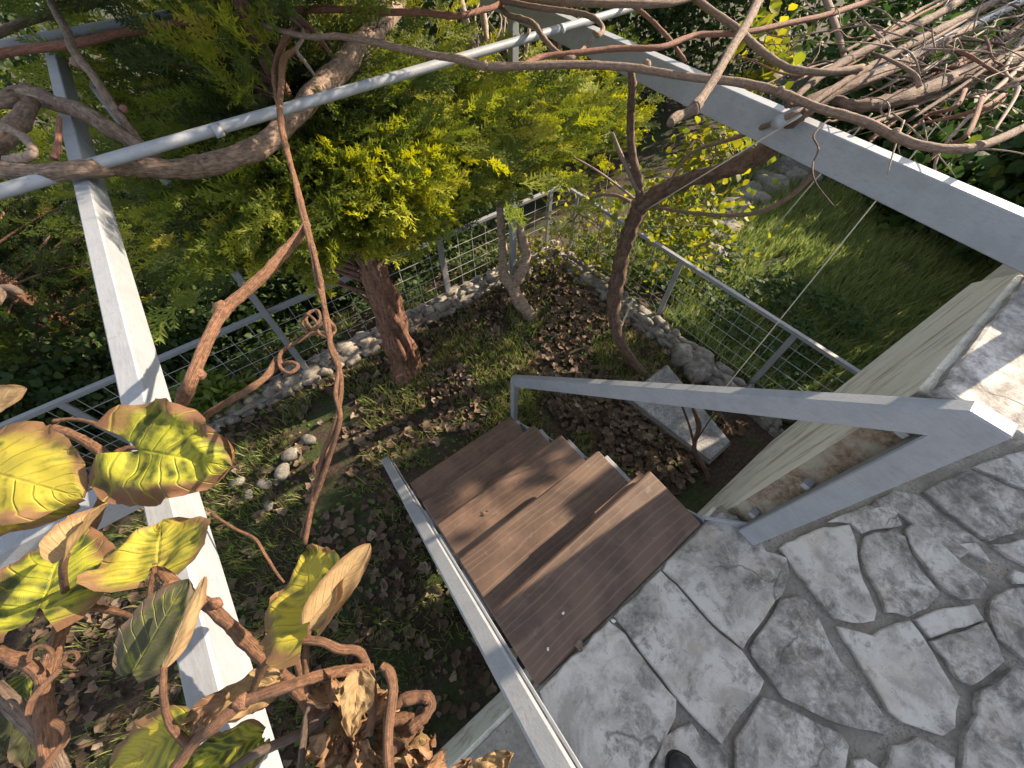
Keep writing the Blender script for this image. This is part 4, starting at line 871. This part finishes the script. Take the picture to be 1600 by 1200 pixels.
cane([(575, 1045, 1.14), (560, 1018, 1.16), (530, 1014, 1.17), (499, 1002, 1.18), (456, 1003, 1.18), (429, 1023, 1.17), (408, 1050, 1.16), (393, 1085, 1.14)], [7, 7, 7, 6.5, 6, 6, 6, 5], 'cane_furry', seed=28)
node(449, 999, 1.185, 8, 'cane_furry')
cane([(575, 1045, 1.15), (540, 1048, 1.16), (499, 1056, 1.17), (456, 1070, 1.18), (405, 1087, 1.18), (371, 1103, 1.18), (335, 1135, 1.18), (304, 1160, 1.17), (262, 1215, 1.16)], [8, 8, 8, 8, 8, 9, 9, 8, 8], 'cane_furry', sides=12, seed=29); node(378, 1097, 1.18, 12, 'cane_furry')
cane([(466, 965, 1.15), (461, 1002, 1.15), (464, 1036, 1.14), (472, 1062, 1.12)], [4.5, 5, 5, 5], 'cane_furry', name='petiole', seed=30)
cane([(484, 970, 1.17), (478, 1019, 1.17), (479, 1063, 1.15), (486, 1103, 1.13)], [4, 5, 5, 5], 'cane_furry', name='petiole', seed=31)
cane([(575, 1040), (580, 1070), (582, 1110), (576, 1150)], [8, 8, 7, 6], 'cane_furry', z=1.17, seed=32)
cane([(596, 1040), (608, 1050), (614, 1075), (611, 1104), (606, 1154), (610, 1230)], [6, 8, 8, 8, 8, 8], 'cane_furry', z=1.18, sides=12, seed=33)
cane([(-20, 1065), (0, 1083), (20, 1104), (54, 1137), (78, 1171), (105, 1230)], [11, 11, 11, 11, 11, 11], 'bark_kiwi', z=1.1, sides=12, seed=34)
cane([(-20, 1010), (10, 1025), (45, 1040), (65, 1060), (68, 1085)], [8, 9, 9, 9, 8], 'cane_furry', z=1.14, seed=35)
cane([(95, 1045), (70, 1070), (50, 1095), (43, 1118)], [4, 5, 5, 4], 'cane_furry', name='petiole', z=1.16, seed=36)
cane([(82, 1128), (100, 1140), (103, 1155), (88, 1175), (70, 1200)], [5, 5, 5, 5, 5], 'cane_furry', z=1.15, seed=37)
cane([(45, 1035), (48, 1018), (62, 1010), (78, 1015), (84, 1030), (75, 1042)], 3, 'cane_furry', name='tendril', z=1.15, seed=38)
cane([(95, 1042), (105, 1022), (118, 1020), (122, 1032), (110, 1040), (100, 1036), (118, 1044), (130, 1040), (126, 1052), (108, 1056)], 3, 'cane_furry', name='tendril', z=1.15, seed=39)
cane([(330, 802), (365, 825), (398, 842), (415, 868), (432, 895), (444, 910)], [2, 2.2, 2.4, 2.4, 2, 1.6], 'cane_furry', name='twig', z=1.0, seed=40)
cane([(120, 1170), (180, 1150), (235, 1135), (290, 1125), (350, 1105)], [2, 2, 2.2, 2.2, 2], 'cane_furry', name='twig', z=1.06, seed=41)
cane([(470, 1200), (475, 1150), (482, 1110), (505, 1078), (520, 1060)], [6, 5, 5, 5, 3], 'bark_kiwi', z=1.14, seed=42)
cane([(340, 1220), (395, 1180), (440, 1160), (480, 1140), (540, 1090)], [7, 7, 7, 7, 5], 'bark_kiwi', z=1.12, seed=43)
cane([(500, 1200), (530, 1175), (560, 1140), (600, 1120)], [6, 6, 6, 5], 'cane_furry', z=1.15, seed=44)
cane([(-10, 470, 1.25), (0, 455, 1.24), (15, 452, 1.24), (30, 456, 1.24)], [9, 9, 8, 5], 'bark_kiwi', seed=45)

def big_leaf(base, tip, wpx, mat, up=(0, 0, 1), roll=0, fold=.15, curl=.0, droop=.1, ruffle=.05, seed=0, cord=.18, parent=kv, name='leaf', nu=26, nv=18, shape=.62, lcurl=None, crumple=0.0):
    B, T = P(*base), P(*tip); ax = T-B; L = ax.length; y = ax/L; W = wpx*.5*(depth_at(*base)+depth_at(*tip))*.5/FPX
    upv = Vector(up); x = y.cross(upv).normalized(); z = x.cross(y)
    ca, sa = math.cos(R(roll)), math.sin(R(roll)); x, z = x*ca+z*sa, z*ca-x*sa
    V = []; uv = []; F = []
    for i in range(nu+1):
        u = i/nu; pw = max(0, math.sin(math.pi*min(1, u**shape*.98+.02)))**.62; 
        if i == 0: pw = .28
        if i == nu: pw = .02
        for j in range(nv+1):
            v = -1+2*j/nv; av = abs(v)
            half = W*pw*(1+.10*mnoise.noise(Vector((u*5+seed, v*2, seed)))+av*.06*mnoise.noise(Vector((u*19+seed, math.copysign(1, v)*3, seed)))+av*.04*mnoise.noise(Vector((u*43+seed, math.copysign(1, v)*3, seed))))
            yy = L*(u-cord*(1-u)**2*av**1.3*1.4); s = half*av; sg = math.copysign(1, v)
            c_ = (lcurl if (lcurl is not None and v < 0) else curl); k = c_/max(W, 1e-4)
            if abs(k) > 1e-3: a = k*s; xx = math.sin(a)/k; zz = (1-math.cos(a))/k
            else: xx, zz = s, 0
            zz += fold*s+av**3*ruffle*1.1*W*mnoise.noise(Vector((u*9+seed, sg*5, 8)))+ruffle*1.6*W*mnoise.noise(Vector((u*4.2+seed*1.7, v*2.6, 2)))*(.35+av)-.03*W*abs(math.sin((u*7-av*2.6)*math.pi))*av
            zz -= droop*L*(u-.35)**2*(1 if u > .35 else .4)
            xx *= sg
            if crumple:
                q = Vector((u*6+seed, v*3, 1)); xx += crumple*W*mnoise.noise(q); yy += crumple*W*mnoise.noise(q+Vector((9, 2, 0))); zz += crumple*1.5*W*mnoise.noise(q+Vector((3, 7, 4)))
            V.append(B+x*xx+y*yy+z*zz); uv.append((u, (v+1)/2))
    for i in range(nu):
        for j in range(nv): a = i*(nv+1)+j; F.append((a, a+1, a+nv+2, a+nv+1))
    return mk(name, V, F, M[mat], parent, True, uv)
big_leaf((-50, 728, 1.17), (122, 775, 1.15), 175, 'leaf_yg', (.3, -.25, 1), 0, .1, 0, .15, .12, 1, .1)
big_leaf((-60, 800, 1.13), (118, 790, 1.12), 95, 'leaf_yg', (.3, -.2, 1), 0, .1, 0, .1, .12, 2, .1)
big_leaf((-40, 648, 1.19), (38, 606, 1.2), 62, 'leaf_tan', (.2, -.2, 1), 0, .1, .3, .1, .05, 3, .05)
big_leaf((214, 702, 1.16), (352, 728, 1.15), 168, 'leaf_mix', (-.1, -.3, 1), 0, .22, -.45, .25, .2, 4, .34)
big_leaf((62, 950, 1.16), (112, 822, 1.14), 158, 'leaf_mix', (.15, -.3, 1), 0, .15, -.2, .2, .12, 5, .2)
big_leaf((104, 868, 1.22), (166, 784, 1.21), 58, 'leaf_tan', (.1, -.3, 1), 25, .5, 1.0, .1, .1, 6, .1)
cane([(104, 866, 1.215), (98, 890, 1.20), (101, 920, 1.16), (106, 945, 1.13)], [4.5, 5, 5, 4], 'cane_furry', name='petiole', seed=50)
big_leaf((245, 884, 1.16), (252, 812, 1.15), 158, 'leaf_yg', (.1, -.3, 1), 0, .1, .2, .1, .14, 7, .2)
big_leaf((482, 974, 1.19), (480, 858, 1.13), 132, 'leaf_yg', (-.1, -.3, 1), 0, .1, .25, .05, .16, 8, .2, lcurl=.2)
big_leaf((484, 972, 1.20), (578, 850, 1.19), 58, 'leaf_tan', (-.4, -.2, 1), -20, .3, 1.0, -.15, .08, 9, .05, shape=.8)
big_leaf((206, 1052, 1.17), (292, 905, 1.18), 100, 'leaf_dark', (.0, -.3, 1), -6, .05, .5, .1, .12, 10, .05, shape=.8, lcurl=-.2)
big_leaf((256, 1042, 1.215), (316, 900, 1.215), 46, 'leaf_tan', (-.35, -.2, 1), 0, .1, -2.0, .1, .1, 11, .0, shape=.8)
big_leaf((290, 1140, 1.14), (160, 1215, 1.12), 100, 'leaf_yg', (.2, -.3, 1), 0, .15, .2, .1, .12, 12, .1)
big_leaf((436, 1058, 1.13), (285, 1130, 1.15), 62, 'leaf_tan', (0, -.3, 1), 10, .2, .8, .05, .25, 13, .05, crumple=.15)
big_leaf((410, 1150, 1.1), (275, 1205, 1.1), 80, 'leaf_mix', (0, -.3, 1), 10, .2, .5, .05, .25, 14, .05, crumple=.12)
big_leaf((350, 1090, 1.16), (296, 1160, 1.15), 44, 'leaf_dead', (0, -.3, 1), -30, .3, 1.2, .05, .3, 15, .05, crumple=.2)
big_leaf((560, 1050, 1.19), (548, 1150, 1.18), 52, 'leaf_tan', (.2, -.5, .6), 0, .3, .6, .0, .2, 16, .05, crumple=.15)
r = rng(91)
for k in range(26):
    u = r.uniform(505, 665); v = r.uniform(1075, 1215); an = r.uniform(0, 6.28); l = r.uniform(40, 75)
    if u > 625 and v < 1110: u -= 45
    big_leaf((u, v, r.uniform(1.1, 1.18)), (u+math.cos(an)*l, v+math.sin(an)*l*.8, r.uniform(1.06, 1.16)), r.uniform(36, 60), 'leaf_dead' if r.random() < .7 else 'leaf_tan', (r.uniform(-.6, .6), r.uniform(-.8, .2), 1), r.uniform(-50, 50), .3, r.uniform(.8, 2.4), .1, .3, 100+k, .05, nu=11, nv=10, crumple=.3)
cane([(606, 1110), (635, 1092), (665, 1090), (674, 1100), (665, 1118), (640, 1140)], [6, 9, 9, 8, 8, 9], 'cane_furry', z=1.17, seed=52, rough=.35)
cane([(600, 1130), (620, 1125), (645, 1122), (638, 1150), (600, 1185)], [8, 9, 8, 9, 8], 'cane_furry', z=1.165, seed=53, rough=.4)
big_leaf((745, 1215, 1.02), (800, 1178, 1.03), 46, 'leaf_tan', (0, -.3, 1), 20, .3, 1.0, .1, .3, 130, .05, crumple=.2)
big_leaf((700, 1225, 1.02), (735, 1186, 1.03), 30, 'leaf_dead', (0, -.3, 1), 20, .3, 1.0, .1, .3, 131, .05, crumple=.25)
for k, (u, v) in enumerate(((30, 1110), (15, 1150), (45, 1170))):
    big_leaf((u+10, v-50, 1.03), (u-5, v+35, .99), 46, 'leaf_dark' if k else 'leaf_mix', (0, -.3, 1), 20*k, .2, .5, .1, .2, 140+k, .05)

# ------------------------------------------------------------------ tangled canes on the right crossbar
tv = empty('tangled_vine', P(1400, 100, 1.08), 'tangle of bare vine canes bundled on the right crossbar', 'vine')
cane([(1195, -25, 1.3), (1185, 0, 1.29), (1165, 40, 1.28), (1144, 74, 1.27), (1121, 115, 1.26), (1097, 152, 1.25), (1085, 169, 1.25)], [6.5, 7, 7, 7, 7, 7.5, 9], 'bark_kiwi', tv, seed=60)
cane([(1088, 168, 1.25), (1070, 178, 1.24), (1056, 184, 1.24), (1047, 192, 1.24)], [9, 7, 8, 6], 'bark_kiwi', tv, seed=61)
cane([(1080, -8), (1110, 16), (1151, 44), (1175, 67), (1202, 89), (1229, 105), (1256, 111), (1296, 113), (1347, 106)], 5, 'cane_brown', tv, z=1.14, seed=62)
cane([(820, 100), (850, 88), (898, 83), (962, 76), (1030, 74), (1070, 60), (1094, 54), (1161, 51), (1229, 37), (1296, 22), (1364, 0), (1420, -20)], 4, 'cane_red', tv, z=1.12, seed=63)
cane([(780, 0), (830, 10), (900, 20), (930, 30), (942, 45), (935, 55), (928, 50)], [4, 4, 4, 4, 3.5, 3.5, 3], 'cane_brown', tv, z=1.14, seed=64)
cane([(775, -10), (790, 20), (830, 35), (850, 60), (870, 82), (895, 90), (925, 62)], [4, 4, 4, 4, 4, 4, 2.5], 'cane_brown', tv, z=1.11, seed=65)
cane([(800, -5), (880, 3), (960, 6), (1040, 5), (1100, -10)], 5, 'cane_brown', tv, z=1.15, seed=66)
cane([(975, 0), (1010, 25), (1045, 60), (1070, 95)], 3, 'cane_red', tv, z=1.1, seed=67)
cane([(1290, -5), (1302, 30), (1312, 60), (1320, 95)], [5, 5, 4, 3], 'cane_brown', tv, z=1.0, seed=68)
r = rng(70); thin = []
A, B = P(1235, 182, 1.1), P(1640, -20, 1.1); ax_ = (B-A)
for k in range(17):                      # canes running with the crossbar
    t0 = r.uniform(.07, .5); t1 = t0+r.uniform(.5, 1.0); pts = []
    off = r.choice([-1, 1])*r.uniform(.03, .24); oz = r.uniform(-.12, .02); m = 7
    for i in range(m):
        t_ = t0+(t1-t0)*i/(m-1); q = A+ax_*t_
        off += r.gauss(0, .018); oz += r.gauss(0, .012); oz = max(-.16, min(.03, oz)); pts.append(q+Vector((r.gauss(0, .02), off, oz)))
    rad = r.uniform(.003, .008)
    tube('cane', pts, [rad]*(m-1)+[rad*.5], M[r.choice(['cane_brown', 'bark_vine', 'cane_red', 'twig'])], tv, 7, 5, .18, k)
for k in range(11):                      # arching side canes in the upper right
    u, v = r.uniform(1380, 1640), r.uniform(40, 150); an = r.choice([R(20), R(35), R(160), R(-60)])+r.gauss(0, .3); l = r.uniform(90, 170); z0 = r.uniform(1.02, 1.18)
    tube('cane', [P(u, v, z0), P(u-math.cos(an)*l*.35+r.uniform(-15, 15), v+math.sin(an)*l*.35+r.uniform(-15, 15), z0+.02), P(u-math.cos(an)*l*.7, v+math.sin(an)*l*.6, z0-.03), P(u-math.cos(an)*l, v+math.sin(an)*l*.8+r.uniform(-10, 10), z0-.05)], [.007, .006, .005, .003], M[r.choice(['cane_brown', 'twig', 'cane_red'])], tv, 7, 5, .18, k+50)
for k in range(30):                      # wandering thin canes
    q = A+ax_*r.uniform(.1, 1.0)+Vector((r.gauss(0, .1), r.gauss(0, .16), r.uniform(-.12, .05))); hd = r.choice([.0, math.pi, -.6, 2.4, .9])+r.gauss(0, .4); pts = [q.copy()]; bend = r.gauss(0, .25); rad = r.uniform(.0025, .0055)
    for i in range(r.randrange(6, 12)):
        hd += bend*.6+r.gauss(0, .28); q = q+Vector((math.cos(hd)*.085, math.sin(hd)*.085, r.gauss(-.004, .014))); q.z = max(.9, min(1.16, q.z)); pts.append(q.copy())
    tube('cane', pts, [rad*(1-.6*i/len(pts)) for i in range(len(pts))], M[r.choice(['cane_brown', 'twig', 'cane_red', 'bark_vine'])], tv, 6, 5, .2, k+90)
cane([(1290, 150), (1340, 165), (1420, 150), (1500, 118), (1560, 100), (1640, 85)], [5, 8, 10, 11, 11, 10], 'bark_vine', tv, z=1.08, sides=12, rough=.3, seed=71, fibre=.3, twist=9)
cane([(1230, 165), (1280, 120), (1340, 85), (1400, 55), (1470, 20), (1520, -10)], [4, 6, 6, 6, 6, 6], 'bark_vine', tv, z=1.11, rough=.3, seed=72, fibre=.2)
cane([(1255, 175), (1300, 140), (1370, 98), (1440, 60), (1520, 20), (1580, -10)], [3, 5, 5, 5.5, 5.5, 5.5], 'bark_vine', tv, z=1.12, rough=.3, seed=73)
cane([(1525, 345, .9), (1460, 265, 1.0), (1520, 175, 1.08), (1600, 100, 1.1)], [1.5, 2, 3, 4], 'twig', tv, seed=74)
cane([(1550, 210, 1.1), (1590, 140, 1.1), (1570, 110, 1.1), (1600, 60, 1.1)], [2, 3, 3, 3], 'twig', tv, seed=75)
for k in range(120):                     # thin curly twigs
    u = r.uniform(1385, 1640); v = 205-(u-1235)*.5+r.gauss(15, 45); z0 = r.uniform(1.0, 1.16)
    p0 = P(u, v, z0); d = Vector((r.gauss(0, 1), r.gauss(0, 1), r.gauss(0, .4))).normalized(); l = r.uniform(.06, .22); bend = Vector((r.gauss(0, 1), r.gauss(0, 1), r.gauss(-.3, .6)))*.25*l
    v_, f_, _ = tube_vf([p0, p0+d*l*.35+bend*.3, p0+d*l*.7+bend*.9, p0+d*l+bend*2], [.003, .0026, .002, .001], 5, 4); thin.append((v_, f_))
v_, f_ = merge(thin); tag(mk('fine_twigs', v_, f_, M['twig'], tv, True), kind='stuff')
# cords tied from the vines
def cord(p, q, label, sag=.0):
    p, q = Vector(p), Vector(q); m = (p+q)/2-Vector((0, 0, sag)); tag(tube('cord', [p, m, q], .0028, M['cord'], None, 6, 6), label, 'cord', 'pale cords tied to the vines')
cord(P(1545, 95, 1.09), P(1108, 637, -.45), 'pale cord running from the vine tangle down to the crooked stem')
cord(P(1362, 178, 1.08), P(1205, 362, .3), 'pale cord hanging from the crossbar behind the right beam over the lawn')
cord(P(1252, 180, 1.1), P(1010, 328, .3), 'pale cord tying the grapevine arm to the right beam')

# ------------------------------------------------------------------ grass, litter and small things of the ground
def blade_tpl():
    return [(-.034, 0, 0), (.034, 0, 0), (-.026, .1, .45), (.026, .1, .45), (0, .42, .9)], [(0, 1, 3), (0, 3, 2), (2, 3, 4)]
def grass(name, regions, n, hmin, hmax, label, seed, parent=None, thr=0.0, dry=.1):
    rs = np.random.RandomState(seed); r = rng(seed); pos = []
    while len(pos) < n:
        x0, x1, y0, y1 = regions[r.randrange(len(regions))]; x, y = r.uniform(x0, x1), r.uniform(y0, y1)
        if mnoise.noise(Vector((x*1.5, y*1.5, seed)))+.35*mnoise.noise(Vector((x*5, y*5, seed))) < thr: continue
        if (y < -.14 and x < 2.45) or y < -.58: continue
        c = r.randrange(2, 7)
        for _ in range(c): pos.append((x+r.gauss(0, .02), y+r.gauss(0, .02)))
    pos = np.array([(x, y, gh(x, y)-.01) for x, y in pos]); n = len(pos)
    a = rs.uniform(0, 2*np.pi, n); h = rs.uniform(hmin, hmax, n); lean = rs.uniform(.3, 1.6, n)
    fr = np.zeros((n, 3, 3)); fr[:, 0, 0] = np.cos(a); fr[:, 1, 0] = np.sin(a); fr[:, 0, 1] = -np.sin(a)*lean; fr[:, 1, 1] = np.cos(a)*lean; fr[:, 2, 2] = 1
    t_ = np.clip(rs.normal(.45, .22, n), 0, .9); t_[rs.random(n) < dry] = 1.0
    o = scatter(name, *blade_tpl(), pos, fr, h, t_, M['lawn'] if seed == 82 else M['grass'], parent); tag(o, label, 'grass', None, 'stuff'); return o
grass('grass', [(-.6, 2.3, 1.1, 2.5), (.2, 1.8, 1.2, 2.2), (.9, 2.4, .4, 1.4), (-1.4, .1, .2, 2.4), (-3.2, -1.0, -.1, 2.5)], 22000, .03, .13, 'green grass growing in the bed below the stair', 81, thr=-.02, dry=.08)
grass('grass', [(2.80, 8.2, -.55, 2.7), (2.8, 6.6, -.5, 2.1)], 52000, .07, .19, 'long soft grass of the shaded lawn beyond the fence', 82, thr=-.5, dry=.06)
grass('grass', [(-3, 2.6, 2.8, 4.2)], 6000, .05, .14, 'sparse grass below the fence behind the conifer', 83, thr=0, dry=.1)
def litter_tpl(seed):
    r = rng(seed); V = []; F = []; n = 9
    out = []
    for i in range(n):
        a = 2*math.pi*i/n; k = .5*(1+.28*math.cos(a*2.5+seed)+r.uniform(-.12, .12)); out.append((math.cos(a)*k, math.sin(a)*k, r.uniform(-.05, .38)))
    V.append((0, 0, 0)); V += out; V += [(x*.55, y*.55, z*.35+r.uniform(-.03, .05)) for x, y, z in out]
    for i in range(n):
        j = (i+1) % n; F.append((1+i, 1+j, n+1+j)); F.append((1+i, n+1+j, n+1+i)); F.append((0, n+1+i, n+1+j))
    return V, F
LT = [litter_tpl(k) for k in range(4)]
def free(x, y): return not (y < -.12)
rs = np.random.RandomState(85); r = rng(85); lp = []
while len(lp) < 6500:
    z_ = r.random()
    if z_ < .35: x, y = r.uniform(1.2, 2.55), r.uniform(.0, 2.55)
    elif z_ < .7: x, y = r.uniform(-3.0, .9), r.uniform(-.1, 2.5)
    elif z_ < .85: x, y = r.uniform(-3, 2.6), r.uniform(2.8, 4.8)
    else: x, y = r.uniform(.3, 2.4), r.uniform(1, 2.6)
    if mnoise.noise(Vector((x*1.8, y*1.8, 7.7))) < r.uniform(-.5, .25): continue
    lp.append((x, y, gh(x, y)+r.uniform(.002, .03)))
lp = np.array(lp); n = len(lp)
def litter_frames(n, rs):
    a = rs.uniform(0, 6.28, n); d = np.stack([np.cos(a), np.sin(a), rs.normal(0, .25, n)], 1); return frames_from(d, np.tile([[0, 0, 1.]], (n, 1)), rs, .45)
parts = [(lp[k::4], LT[k]) for k in range(4)]
Vs, Fs, Ts = [], [], []; off = 0
for pos_, (tv_, tf_) in parts:
    m = len(pos_); fr = litter_frames(m, rs); sc = rs.uniform(.025, .075, m); tvn = np.array(tv_)
    V = (np.einsum('nij,kj->nki', fr, tvn)*sc[:, None, None]+pos_[:, None, :]).reshape(-1, 3); F = (np.array(tf_)[None]+(np.arange(m)*len(tvn))[:, None, None]).reshape(-1, 3)+off
    Vs.append(V); Fs.append(F); Ts.append(np.repeat(np.clip(rs.normal(.45, .25, m), 0, 1), len(tvn))); off += len(V)
tag(fast_mesh('leaf_litter', np.concatenate(Vs), np.concatenate(Fs), M['litter'], np.concatenate(Ts)), 'brown leaf litter covering the soil of the bed', 'leaf litter', None, 'stuff')
# the larger fallen leaves one by one
def big_litter_mesh(k):
    tv_, tf_ = LT[k % 4]; me = bpy.data.meshes.new('fallen_leaf'); me.from_pydata(tv_, [], tf_); a = me.attributes.new('tint', 'FLOAT', 'POINT'); a.data.foreach_set('value', [(.45, .6, .75, .9, .35, .65)[k % 6]]*len(tv_))
    me.materials.append(M['litter']); return me
BL = [big_litter_mesh(k) for k in range(12)]
r = rng(86)
for k in range(190):
    if k < 90: x, y = r.uniform(1.3, 2.5), r.uniform(.1, 2.5)
    else: x, y = r.uniform(-1.3, .8), r.uniform(-.05, 2.4)
    o = bpy.data.objects.new('fallen_leaf', BL[k % 12]); link(o); s = r.uniform(.055, .11); o.scale = (s, s*r.uniform(.7, 1), s*r.uniform(.8, 1.5)); o.location = (x, y, gh(x, y)+.02); o.rotation_euler = (r.uniform(-.4, .4), r.uniform(-.4, .4), r.uniform(0, 6.28))
    tag(o, 'dry brown leaf fallen on the soil of the bed, one of many alike', 'leaf', 'fallen leaves on the bed')
# weeds and ground ivy
def weeds(name, n, region, size, mat, label, seed, h=.08, tint=.45):
    rs = np.random.RandomState(seed); pos = np.stack([rs.uniform(region[0], region[1], n), rs.uniform(region[2], region[3], n), np.zeros(n)], 1)
    keep = np.array([mnoise.noise(Vector((p[0]*2.2, p[1]*2.2, seed))) > -.1 for p in pos]); pos = pos[keep]; n = len(pos)
    pos[:, 2] = [gh(p[0], p[1])+rs.uniform(.0, h) for p in pos]; d = rs.normal(0, 1, (n, 3)); d[:, 2] = rs.uniform(-.1, .5, n)
    tag(scatter(name, *LEAF_ROUND, pos, frames_from(d, np.tile([[0, 0, 1.]], (n, 1))+rs.normal(0, .25, (n, 3)), rs, .3), size*rs.uniform(.5, 1.2, n), np.clip(rs.normal(tint, .22, n), 0, 1), mat), label, 'weeds', None, 'stuff')
weeds('ground_ivy', 5200, (2.78, 4.4, -.1, 2.6), .055, M['laurel'], 'low leafy weeds along the lawn side of the fence', 87, .2)
weeds('ground_ivy', 3000, (-1.6, 2.4, .1, 2.5), .03, M['fresh'], 'tiny green weeds scattered over the bed', 88, .035, .3)
weeds('ground_ivy', 4200, (-2.6, 2.5, 2.78, 3.4), .045, M['hedge'], 'dark ivy trailing below the fence behind the conifer', 89, .2, .5)
# pebbles on the bed
for k, (u, v, rp_) in enumerate(((455, 710, 13), (441, 738, 14), (413, 757, 11), (371, 755, 11), (389, 773, 8), (482, 687, 11), (145, 753, 16), (420, 790, 9), (354, 730, 8))):
    p = P(u, v, -1.13); k_ = rp_*.9*depth_at(u, v, -1.13)/FPX
    V, F = rock_vf(p.x, p.y, p.z, k_*1.2, k_*.85, k_*.7, k*3.1, k*1.1, 10, 7, .18)
    tag(mk('pebble', V, F, M['rock'], None, True), 'rounded grey stone lying loose on the soil among the dry leaves', 'stone', 'loose stones on the bed')
# rocks edging the lawn path
for k, (u, v, a, b) in enumerate(((1125, 365, .28, .2), (1145, 335, .26, .22), (1175, 312, .3, .24), (1205, 292, .32, .25), (1235, 273, .4, .3), (1110, 400, .2, .16))):
    p = P(u, v, -1.28); V, F = rock_vf(p.x, p.y, p.z, a, b, .14, 20+k*2.3, .3*k, 16, 9, .4)
    tag(mk('rock', V, F, M['rock'], None, True), 'rough grey rock edging the far side of the lawn, one of a row', 'rock', 'rocks edging the lawn')
for k, (u, v, a, b) in enumerate(((1090, 575, .17, .12), (1065, 555, .13, .1))):
    p = P(u, v, -1.1); V, F = rock_vf(p.x, p.y, p.z, a, b, .08, 40+k*2.3, .7, 16, 9, .3)
    tag(mk('boulder', V, F, M['rock'], None, True), ['bigger smooth grey boulder at the end of the granite slab', 'smaller grey boulder next to the border near the slab'][k], 'boulder')

# ------------------------------------------------------------------ shoe of the photographer
def shoe(cx, cy, ang):
    root = empty('shoe', (cx, cy, 0), 'black leather shoe toe standing on the flagstones', 'shoe'); ca, sa = math.cos(ang), math.sin(ang)
    prof = [(-.13, .028, .06), (-.12, .034, .085), (-.09, .036, .105), (-.05, .036, .10), (0, .040, .078), (.05, .047, .06), (.09, .047, .05), (.125, .038, .042), (.145, .02, .034), (.15, .006, .028)]
    n = 14
    def build(z0, scale, top):
        V = []; F = []
        for x, hw, h in prof:
            for i in range(n):
                a = math.pi*2*i/n; yy = math.cos(a)*hw*scale*(1 if math.sin(a) < .2 else .92); zz = z0+max(0, math.sin(a))**.8*(h if top else .0)+(0 if math.sin(a) >= 0 else -.001) if top else (z0 if math.sin(a) >= 0 else .002)
                xx = x*(1 if not top else .985); V.append((cx+xx*ca-yy*sa, cy+xx*sa+yy*ca, zz))
        for j in range(len(prof)-1):
            for i in range(n): F.append((j*n+i, j*n+(i+1) % n, (j+1)*n+(i+1) % n, (j+1)*n+i))
        F.append(tuple(reversed(range(n)))); F.append(tuple((len(prof)-1)*n+i for i in range(n))); return V, F
    mk('upper', *build(.022, 1, True), M['shoe'], root, True); mk('sole', *build(.022, 1.06, False), M['sole'], root)
q = P(1052, 1178, 0.02); an = math.atan2(.82, .25)
shoe(q.x-math.cos(an)*.145, q.y-math.sin(an)*.145, an)

for k, (u, v, z, sc) in enumerate(((787, 690, -.66, .03), (700, 770, -.43, .035), (905, 1010, 0, .03), (760, 800, -.43, .025))):
    o = bpy.data.objects.new('fallen_leaf', BL[k]); link(o); o.scale = (sc, sc, sc); q = P(u, v, z); o.location = (q.x, q.y, q.z+.006); o.rotation_euler = (.2, .1, k*1.3)
    tag(o, ['tiny dry leaf on the second lowest stair board', 'small dry leaf on the middle stair board near the left rail', 'small dry leaf on the dark top stair board', 'crumpled dry leaf on the middle stair board'][k], 'leaf', 'leaves on the stair')
for k, (u, v, sc) in enumerate(((880, 958, .006), (856, 1014, .006), (958, 970, .008))):
    q = P(u, v, .0); V, F = rock_vf(q.x, q.y, .003, sc, sc*.7, sc*.5, k*5.1, k, 8, 5)
    tag(mk('chip', V, F, M['white_stick'], None, True), ['white chip in the middle of the dark top stair board', 'white chip near the left end of the top stair board', 'pale chip at the edge between top board and flagstones'][k], 'chip')
